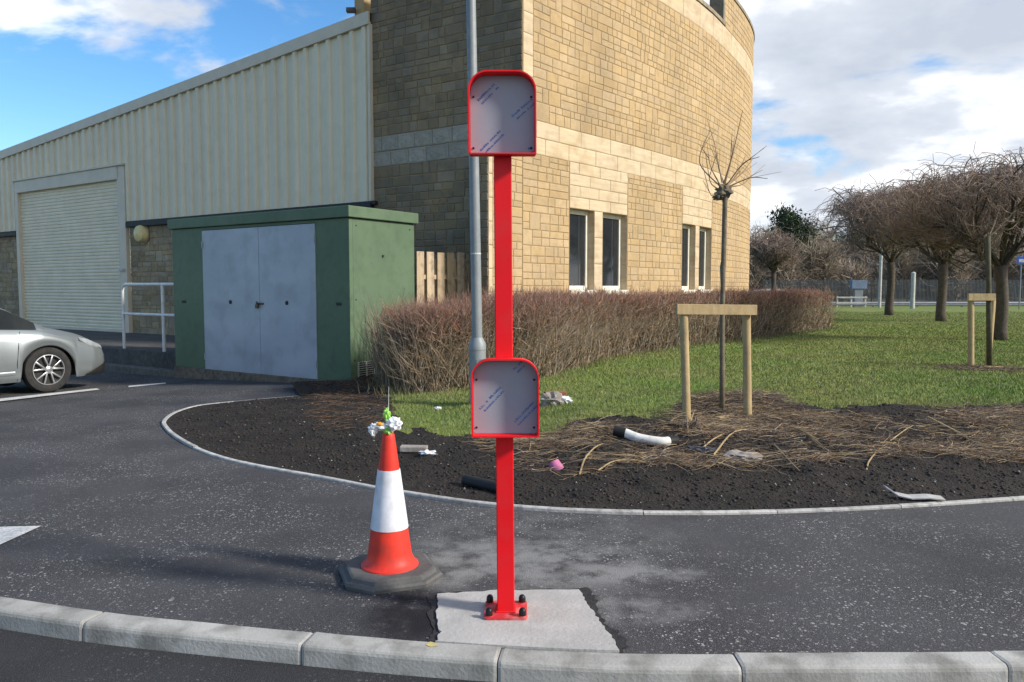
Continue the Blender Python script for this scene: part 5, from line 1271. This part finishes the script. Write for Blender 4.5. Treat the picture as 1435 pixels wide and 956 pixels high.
# evergreen showing above it
PINE = mat('pine_needles', (0.030, 0.055, 0.020), (0.045, 0.075, 0.028), 0.85, 2, isl=0.4)
pv = ony(1102, 300, 75); pr_ = empty('pine_tree', (pv.x, 75, -0.4), 'dark green pine top rising behind the bare trees', 'tree')
MB().tube([(pv.x, 75, -0.4), (pv.x + .1, 75, 5), (pv.x, 75, 9.0)], [0.25, 0.2, 0.08], 8).build('trunk', BARK, pr_)
V, F = [], []
n = 9000; cz_ = rng.uniform(3.6, 8.9, 26); cl = np.stack([pv.x + rng.normal(0, 1, 26) * np.interp(cz_, [3.6, 9], [1.5, 0.5]), 75 + rng.normal(0, .8, 26), cz_], 1); k = rng.integers(0, 26, n); c = cl[k] + rng.normal(0, 1, (n, 3)) * np.array([.55, .5, .38]); t = rng.normal(0, 0.11, (n, 3, 3)); V = (c[:, None] + t).reshape(-1, 3)
fastmesh('crown', V, np.arange(3 * n).reshape(-1, 3), PINE, pr_)

# ------------------------------------------------------------------ young trees with stake frames
STAKE = mat('stake_timber', (0.46, 0.35, 0.185), (0.36, 0.265, 0.14), 0.8, 3, (0.22, 0.16, 0.09), 9, 0.4, 0.3, 60, streak=(7, 7, 0.7))
YB = mat('young_bark', (0.19, 0.16, 0.11), (0.12, 0.10, 0.07), 0.85, 14, bump=0.4, bscale=60)
ya, yb, yt = onb(963, 590), onb(1048, 572), onb(1012, 577)
zt2 = ony(1005, 434, 9.25).z
sf_ = empty('stake_frame', (ya.x, ya.y, ya.z), 'two pale timber stakes and crossbar holding the nearer young tree', 'tree stake', 'timber tree stake frames')
pa_t = ony(958, 436, ya.y + 0.02); pb_t = ony(1046, 436, yb.y)
MB().tube([ya - UP(0.1), pa_t], 0.042, 12).build('stake', STAKE, sf_, 'auto'); MB().tube([yb - UP(0.1), pb_t], 0.042, 12).build('stake', STAKE, sf_, 'auto')
ca_, cb_ = ony(948, 433.5, ya.y - 0.04), ony(1060, 434.5, yb.y - 0.06); d_ = (cb_ - ca_); MB().box((ca_ + cb_) / 2, d_ / 2, Vector((-d_.y, d_.x, 0)).normalized() * 0.018, UP(0.052), 0.004).build('crossbar', STAKE, sf_)
bb0, bb1 = onb(1005, 590), onb(1060, 581); d_ = bb1 - bb0; MB().box((bb0 + bb1) / 2 + UP(0.02), d_ / 2, Vector((-d_.y, d_.x, 0)).normalized() * 0.03, UP(0.022), 0.004).build('foot_board', STAKE, sf_)
yt_z = yt.z
yr = empty('young_tree', tuple(yt), 'slim young tree with pollarded head between two timber stakes', 'tree', 'young staked trees')
Yy = yt.y
tp = [(1012, 577, .030), (1012, 520, .027), (1012, 460, .026), (1013, 400, .025), (1013, 374, .032), (1014, 366, .027), (1015, 320, .026), (1016, 285, .027), (1016, 274, .032)]
MB().tube([ony(a, b, Yy) - (UP(0.05) if i == 0 else UP(0)) for i, (a, b, c) in enumerate(tp)], [c for a, b, c in tp], 10).build('trunk', YB, yr, True)
knob = ony(1015, 268, Yy); 
crumple('knob', knob, (0.075, 0.06, 0.07), YB, yr, 4, amp=0.6); crumple('knob', knob + Vector((-0.06, 0, -0.05)), (0.05, 0.05, 0.045), YB, yr, 6, amp=0.6)
rs = random.Random(5)
heads = [((1010, 262), (985, 235), (983, 215), (998, 180)), ((1008, 258), (1000, 230), (1000, 200)), ((1014, 258), (1020, 220), (1027, 165)), ((1016, 258), (1030, 225), (1042, 185)), ((1018, 260), (1040, 230), (1060, 222)), ((1020, 262), (1050, 250), (1072, 252)),
    ((1018, 258), (1035, 245), (1052, 215)), ((1012, 256), (1008, 222), (1006, 195)), ((1020, 260), (1045, 240), (1066, 218)), ((1022, 262), (1048, 255), (1068, 238)), ((1006, 265), (992, 258), (984, 240)), ((1014, 256), (1012, 230), (1016, 205)), ((1010, 268), (996, 275), (988, 262))]
SHO = mat('young_shoots', (0.30, 0.21, 0.12), (0.2, 0.14, 0.085), 0.7, 6)
m = MB()
for hh in heads:
    dy = rs.uniform(-.35, .35); C_ = []
    for i, q in enumerate(hh): p = ony(*q, Yy); C_.append((p.x, p.y + dy * i / (len(hh) - 1), p.z))
    cc = catmull(C_, 5); rr = np.linspace(0.0085, 0.0032, len(cc)); m.tube([Vector(p) for p in cc], list(rr), 5)
    for _ in range(2):
        k = rs.randrange(4, len(cc) - 1); p = Vector(cc[k]); d = (Vector(cc[min(k + 1, len(cc) - 1)]) - Vector(cc[k - 1])).normalized() + Vector((rs.uniform(-.5, .5), rs.uniform(-.5, .5), rs.uniform(0, .3))); m.tube([p, p + d * rs.uniform(.06, .16), p + d * rs.uniform(.18, .3)], [0.0042, .0035, .0022], 4)
m.build('shoots', SHO, yr)
tie = ony(1012, 434, Yy - 0.05)
tr = empty('tree_tie', tuple(tie), 'black rubber tie strapping the nearer young tree to its crossbar', 'tree tie')
MB().tube([tie + Vector((0.035 * math.cos(a), 0.05 + 0.035 * math.sin(a), 0)) for a in np.linspace(0, 6.0, 14)], 0.014, 6).build('loop', BLK, tr)
e1p, e2p = ony(1004, 434, Yy - .10), ony(1042, 434, yb.y - 0.09); MB().box((e1p + e2p) / 2, (e2p - e1p) / 2, (0, 0.005, 0), UP(0.012)).build('strap', BLK, tr)
# the further one
ya2, yb2 = onb(1361, 514), onb(1387, 514); Y2 = ya2.y
sf2 = empty('stake_frame', tuple(ya2), 'narrow timber stake frame further back on the lawn at the right', 'tree stake', 'timber tree stake frames')
MB().tube([ya2 - UP(.1), ony(1360.5, 416, Y2)], 0.05, 10).build('stake', STAKE, sf2, 'auto'); MB().tube([yb2 + Vector((0, .06, -.1)), ony(1391, 418, Y2 + .06)], 0.05, 10).build('stake', STAKE, sf2, 'auto')
a_, b_ = ony(1356.5, 416.5, Y2 - .07), ony(1394.5, 416.5, Y2 - .07); MB().box((a_ + b_) / 2, (b_ - a_) / 2, (0, .02, 0), UP(.06), .004).build('crossbar', STAKE, sf2)
fbz = onb(1388, 517); MB().box(fbz + UP(.02), (0.2, .01, 0), (0, .06, 0), UP(.02), .004).build('foot_board', STAKE, sf2)
yr2 = empty('young_tree', tuple(yb2), 'thin young trunk in the further stake frame at the right', 'tree', 'young staked trees')
MB().tube([yb2 - UP(.05), ony(1386, 450, Y2), ony(1385.5, 400, Y2), ony(1384.5, 331, Y2)], [.045, .045, .042, .038], 10).build('trunk', mat('greenish_bark', (0.10, 0.09, 0.055), (0.065, 0.06, 0.04), .85, 12), yr2, True)
m = MB()
for k in range(2):
    p = ony(1384.5, 333, Y2); a = k * 0.7; pts_ = [p]
    for j in range(4): pts_.append(pts_[-1] + Vector((math.cos(a) * .12, math.sin(a) * .12, 0.10 + .02 * j)))
    m.tube(pts_, [.012, .010, .008, .006, .004], 5)
m.build('shoots', YB, yr2)
P = scatter(SV, SA, np.ones(len(SA)), 1); c = onb(1378, 518)
P = np.stack([c.x + rng.normal(0, .38, 500), c.y + rng.normal(0, .2, 500), np.full(500, c.z + .02)], 1); a, b = lying(P, .22, .006, .02); tag(fastmesh('bark_mulch', a, b, THATCH), 'brown mulch ring under the further stake frame', 'mulch', kind='stuff')

# ================================================================== LITTER ON THE BED
PINK = mat('pink_plastic', (0.50, 0.16, 0.30), (0.40, 0.12, 0.24), 0.5, 8)
c = onb(780, 662); ax = Vector((-0.45, 0.35, 0.75)).normalized(); cup = empty('pink_cup', tuple(c), 'small dull pink plastic cup lying on the dark soil', 'cup')
MB().lathe(c + UP(0.035), [(0.058, -0.055), (0.047, 0.05), (0.045, 0.055), (0.01, 0.055)], 18, ax).build('body', PINK, cup, 'auto')
p0, p1, p2, p3 = onb(872, 613), onb(895, 622), onb(925, 627), onb(940, 626)
wp_ = empty('white_pipe', tuple(p1), 'curved white plastic pipe with dark ends on the lawn edge', 'pipe')
C_ = [Vector(p) for p in catmull([tuple(p + UP(.05)) for p in (p0, p1, p2, p3)], 5)]
MB().tube(C_, 0.043, 12).build('tube', mat('white_pvc', (0.74, 0.73, 0.70), (0.6, 0.59, 0.56), .5, 8, (0.3, .27, .22), 20, .3), wp_, 'auto')
MB().tube([C_[0] + Vector((-.07, .02, .01)), C_[0] + Vector((-.02, 0, 0)), C_[1]], .048, 12).build('end_collar', BLKP, wp_, 'auto'); MB().tube([C_[-2], C_[-1], C_[-1] + Vector((.06, .01, 0))], .048, 12).build('end_collar', BLKP, wp_, 'auto')
a_, b_ = onb(652, 679), onb(712, 692); tag(MB().tube([a_ + UP(.035), (a_ + b_) / 2 + UP(.03), b_ + UP(.03)], .042, 12).build('black_pipe', BLKP, None, 'auto', tuple(a_)), 'short black plastic pipe lying on soil behind the red post', 'pipe')
c = onb(1038, 646); RAG = mat('grey_rag', (0.34, 0.31, 0.28), (0.24, 0.21, 0.19), .9, 10, bump=.5, bscale=40)
o = crumple('grey_rag', c + UP(.03), (.14, .09, .05), RAG, None, 7, amp=.6); tag(o, 'crumpled grey rag on the soil below the staked tree', 'rag')
o = crumple('blue_bag', onb(982, 637) + UP(.03), (.12, .06, .035), mat('navy_plastic', (.018, .024, .04), (.03, .035, .05), .4, 9), None, 14, amp=.6); tag(o, 'crumpled navy plastic bag beside the white pipe', 'plastic bag')
o = crumple('white_wrapper', onb(600, 637) + UP(.015), (.06, .035, .02), PLW, None, 21, amp=.8); tag(o, 'thin white wrapper on soil right of the cone', 'wrapper')
o = crumple('paper_scrap', onb(613, 575) + UP(.02), (.045, .035, .02), PLW, None, 25, amp=.6); tag(o, 'small white paper scrap on grass beneath the hedge', 'paper scrap')
c = onb(580, 632); tag(MB().box(c + UP(.02), (.12, -.01, 0), (0, .05, 0), UP(.025), .008).build('concrete_fragment', RAG, None, False, tuple(c)), 'flat pale concrete fragment at the grass edge by the cone', 'concrete fragment')
c = onb(792, 566); o = crumple('white_rag', c + UP(.04), (.075, .06, .05), PLW, None, 31, amp=.7); tag(o, 'white crumpled rag on the grass beside the lower tray', 'rag')
c = onb(774, 568); o = crumple('rubble_lump', c + UP(.05), (.13, .09, .09), RAG, None, 33, amp=.6); tag(o, 'grey rubble lump on the grass beside the lower tray', 'rubble')
c = onb(778, 557); tag(MB().box(c + UP(.04), (.13, .02, 0), (-.01, .06, 0), UP(.035), .008).build('loose_brick', mat('red_brick', (.30, .12, .075), (.22, .09, .06), .9, 9), None, False, tuple(c)), 'reddish loose brick behind the grey rubble lump', 'brick')
pts_ = [onb(1240, 692), onb(1256, 699), onb(1275, 701), onb(1300, 702), onb(1322, 703)]; V = []
for i, p in enumerate(pts_): h = .02 + (.03 if i == 0 else .01 * (i % 2)); V += [p + UP(h) + Vector((0, -.03, 0)), p + UP(h + .012) + Vector((0, .035, 0)), p + UP(h + .004) + Vector((0, .037, 0)), p + UP(h - .008) + Vector((0, -.03, 0))]
F = [(4 * i + j, 4 * i + (j + 1) % 4, 4 * i + 4 + (j + 1) % 4, 4 * i + 4 + j) for i in range(4) for j in range(4)] + [(0, 1, 2, 3), (16, 17, 18, 19)]
tag(MB().add(V, F).build('plastic_strip', mat('pale_strip', (.5, .49, .47), (.36, .35, .33), .6, 9), None, False, tuple(pts_[0])), 'torn pale plastic strip on soil against the right edging', 'plastic strip')

# ================================================================== BACKGROUND
# wooded bank
BANK = mat('brown_bank', (0.16, 0.135, 0.09), (0.115, 0.10, 0.072), 0.95, 0.15, (0.05, 0.055, 0.03), 1.2, 0.6, 1.0, 2, bdist=0.3)
xs_ = np.linspace(0, 110, 60); V = []
for j, (y, z) in enumerate(((66, -0.4), (72, 0.6), (84, 2.2), (100, 4.2), (120, 5.2), (170, 5.6))):
    for x in xs_: V.append((x + (y - 66) * 0.5, y, z + (0.5 * nz(x, y, .15) if j > 1 else 0)))
n = len(xs_); F = [(i * n + j, i * n + j + 1, (i + 1) * n + j + 1, (i + 1) * n + j) for i in range(5) for j in range(n - 1)]
tag(meshfrom('hillside', V, F, BANK, smooth=True), 'brown wooded bank behind the far fence', 'hill', kind='structure')
WOOD = mat('far_wood', (0.40, 0.32, 0.235), (0.27, 0.22, 0.165), 0.95, 0.25, (0.075, 0.072, 0.045), 0.6, 0.6, isl=0.35)
rg3 = np.random.default_rng(3); S0, S1, Ra, Rb = [], [], [], []
for k in range(170):
    y = rg3.uniform(70, 98); x = y * rg3.uniform(0.28, 0.70); h = rg3.uniform(3.8, 7.0) * (1 if rg3.random() < .7 else .6); b0 = np.array([x, y, np.interp(y, [66, 72, 84, 100], [-.4, .6, 2.2, 4.2]) - .3])
    m_ = 170; f = rg3.random(m_); p = b0 + np.stack([rg3.normal(0, .1, m_), rg3.normal(0, .1, m_), h * (.12 + .6 * f)], 1); d = np.stack([rg3.normal(0, .6, m_), rg3.normal(0, .6, m_), rg3.uniform(.3, 1.0, m_)], 1); d /= np.linalg.norm(d, axis=1, keepdims=True)
    l_ = h * rg3.uniform(.18, .42, m_) * (1 - .4 * f); q = p + d * l_[:, None]
    S0.append(p); S1.append(q); Ra.append(np.full(m_, .035)); Rb.append(np.full(m_, .02))
    for c in range(2):
        p2 = p + d * (l_ * rg3.uniform(.4, 1, m_))[:, None]; d2 = d + rg3.normal(0, .5, (m_, 3)); S0.append(p2); S1.append(p2 + d2 * (l_ * .6)[:, None]); Ra.append(np.full(m_, .025)); Rb.append(np.full(m_, .014))
    S0.append(b0[None]); S1.append(b0[None] + np.array([[0, 0, h * .8]])); Ra.append(np.array([.11])); Rb.append(np.array([.03]))
tag(fastmesh('far_woodland', *segs_mesh(*map(np.concatenate, (S0, S1, Ra, Rb))), WOOD), 'far bare brown woodland reading as one mass', 'woodland', kind='stuff')
# far road strip and palisade fence
FR = mat('far_tarmac', (0.055, 0.06, 0.06), (0.04, 0.045, 0.045), .9, .3)
YF = 60.0; yr0 = 55.8
tag(meshfrom('far_road', [(8, yr0, .09), (60, yr0, .09), (60, YF + 5, .05), (8, YF + 5, .05)], [(0, 1, 2, 3)], FR), 'far strip of tarmac beyond the lawn', 'road', kind='structure')
PAL = mat('grey_palisade', (0.075, 0.085, 0.095), (0.055, 0.062, 0.07), .6, 2, isl=.2)
fx0, fx1 = ony(1070, 410, YF).x, 44.0; pfz = ony(1200, 392, YF).z
pfn = empty('palisade_fence', (fx0, YF, 0), 'long grey steel palisade fence in front of the wooded bank', 'fence')
m = MB(); x = fx0
while x < fx1: m.box((x, YF, pfz / 2), (.026, 0, 0), (0, .008, 0), UP(pfz / 2 + random.uniform(-.01, .01))); x += 0.105
o = m.build('pales', PAL, pfn); o['kind'] = 'stuff'
for z in (.45, pfz - .35): MB().box(((fx0 + fx1) / 2, YF + .03, z), ((fx1 - fx0) / 2, 0, 0), (0, .02, 0), UP(.03)).build('rail', PAL, pfn)
x = fx0
while x < fx1: MB().box((x, YF + .07, pfz / 2), (.05, 0, 0), (0, .04, 0), UP(pfz / 2)).build('post', PAL, pfn); x += 2.75
GB = mat('barrier_steel', (.26, .28, .31), (.2, .22, .25), .45, 3, metal=.3)
br = empty('crash_barrier', (10, 56.5, .09), 'low pale steel crash barrier at the far edge of the lawn', 'barrier')
prf = [(0, .30), (-.04, .36), (-.04, .42), (0, .45), (-.04, .48), (-.04, .54), (0, .60)]
V = [(x, 56.5 + a, z - .08) for x in (9, 44) for (a, z) in prf]; meshfrom('beam', V, [(i, i + 1, 7 + i + 1, 7 + i) for i in range(6)], GB, br)
for x in np.arange(10, 44, 3.2): MB().box((x, 56.58, .28), (.05, 0, 0), (0, .03, 0), UP(.24)).build('post', GB, br)
WPM = mat('white_post', (.5, .5, .48), (.36, .36, .34), .6, 4)
for (px, py0, py1, Y, r, lab) in ((1232.5, 352, 428, 54.5, .10, 'tall slim white post left of the first bare tree'), (1278.5, 383, 432, 52, .14, 'short stout weathered pale post between two bare trees')):
    p0, p1 = ony(px, py1, Y), ony(px, py0, Y); r0_ = empty('marker_post', (p0.x, Y, .08), lab, 'post')
    MB().tube([(p0.x, Y, 0.0), (p0.x, Y, p1.z)], r, 10).build('shaft', WPM, r0_, 'auto'); MB().lathe((p0.x, Y, p1.z), [(r * 1.08, -.05), (r * 1.08, .02), (r * .4, .08), (r * .1, .1)], 10).build('top_cap', WPM, r0_)
cb0 = ony(1203, 399, 57); bx_ = empty('roadside_cabinet', (cb0.x, 57, .08), 'small blue grey cabinet before the palisade fence', 'cabinet')
BLU = mat('blue_grey_paint', (.16, .22, .32), (.12, .17, .25), .5, 3)
MB().box((cb0.x, 57, cb0.z), (.55, 0, 0), (0, .2, 0), UP(.30), .02).build('box', BLU, bx_); MB().box((cb0.x, 57, (cb0.z - .3) / 2), (.3, 0, 0), (0, .12, 0), UP((cb0.z - .3) / 2), .01).build('pedestal', GB, bx_)
sg = ony(1432, 365, 50); sr_ = empty('blue_sign', (sg.x, 50, .08), 'blue road sign panel on a post at the right edge', 'sign')
SB = mat('sign_blue', (.02, .09, .42), (.02, .08, .38), .4, 3); MB().box((sg.x, 50, sg.z), (.32, 0, 0), (0, .02, 0), UP(.24), .01).build('panel', SB, sr_); MB().tube([(sg.x, 50.06, 0), (sg.x, 50.06, sg.z + .3)], .04, 8).build('post', GB, sr_)
MB().box((sg.x - .02, 49.975, sg.z - .02), (.18, 0, 0), (0, .004, 0), UP(.10)).build('white_symbol', WPM, sr_)
ben = ony(1192, 415, 56); b0 = empty('rail_guard', (ben.x, 55.8, .08), 'short low pale guard rail left of the far trees', 'barrier')
for z in (.45, .85): MB().box((ben.x, 55.8, z), (1.1, 0, 0), (0, .03, 0), UP(.05)).build('rail', WPM, b0)
for dx in (-1, 0, 1): MB().box((ben.x + dx, 55.85, .48), (.05, 0, 0), (0, .03, 0), UP(.45)).build('post', WPM, b0)
# far parked car, only its roof shows above the hedge
fc = ony(1072, 404, 50); fr_c = empty('parked_car', (fc.x, 50, 0), 'pale blue grey car half hidden behind the hedge beyond the building', 'car')
sec = [(-2.1, .35, .75), (-1.9, .3, .92), (-1.1, .3, .98), (-.55, .3, 1.38), (.2, .3, 1.46), (1.1, .3, 1.40), (1.7, .3, 1.02), (2.05, .35, .9), (2.1, .4, .6)]
V = []
for (x, z0, z1) in sec: V += [(fc.x + x, 49.2, z0), (fc.x + x, 49.15, (z0 + min(z1, .95)) / 2), (fc.x + x, 49.2, min(z1, .95)), (fc.x + x, 49.38, z1), (fc.x + x, 50.6, z1), (fc.x + x, 50.8, min(z1, .95)), (fc.x + x, 50.8, z0)]
F = [(7 * i + j, 7 * i + j + 1, 7 * i + 8 + j, 7 * i + 7 + j) for i in range(8) for j in range(6)] + [tuple(range(7)), tuple(range(56, 63))]
MB().add(V, F).build('body', mat('pale_blue_paint', (.42, .48, .54), (.4, .46, .52), .3, 3, coat=.5), fr_c)
MB().add([(fc.x - .95, 49.24, 1.0), (fc.x + 1.5, 49.24, 1.0), (fc.x + 1.05, 49.34, 1.33), (fc.x - .5, 49.34, 1.31)], [(0, 1, 2, 3)]).build('side_window', GLASS, fr_c)
for x in (-1.35, 1.3): MB().lathe((fc.x + x, 49.15, .31), [(.31, -.1), (.31, .08), (.2, .1), (.05, .1)], 18, (0, -1, 0)).build('wheel', TYRE, fr_c)
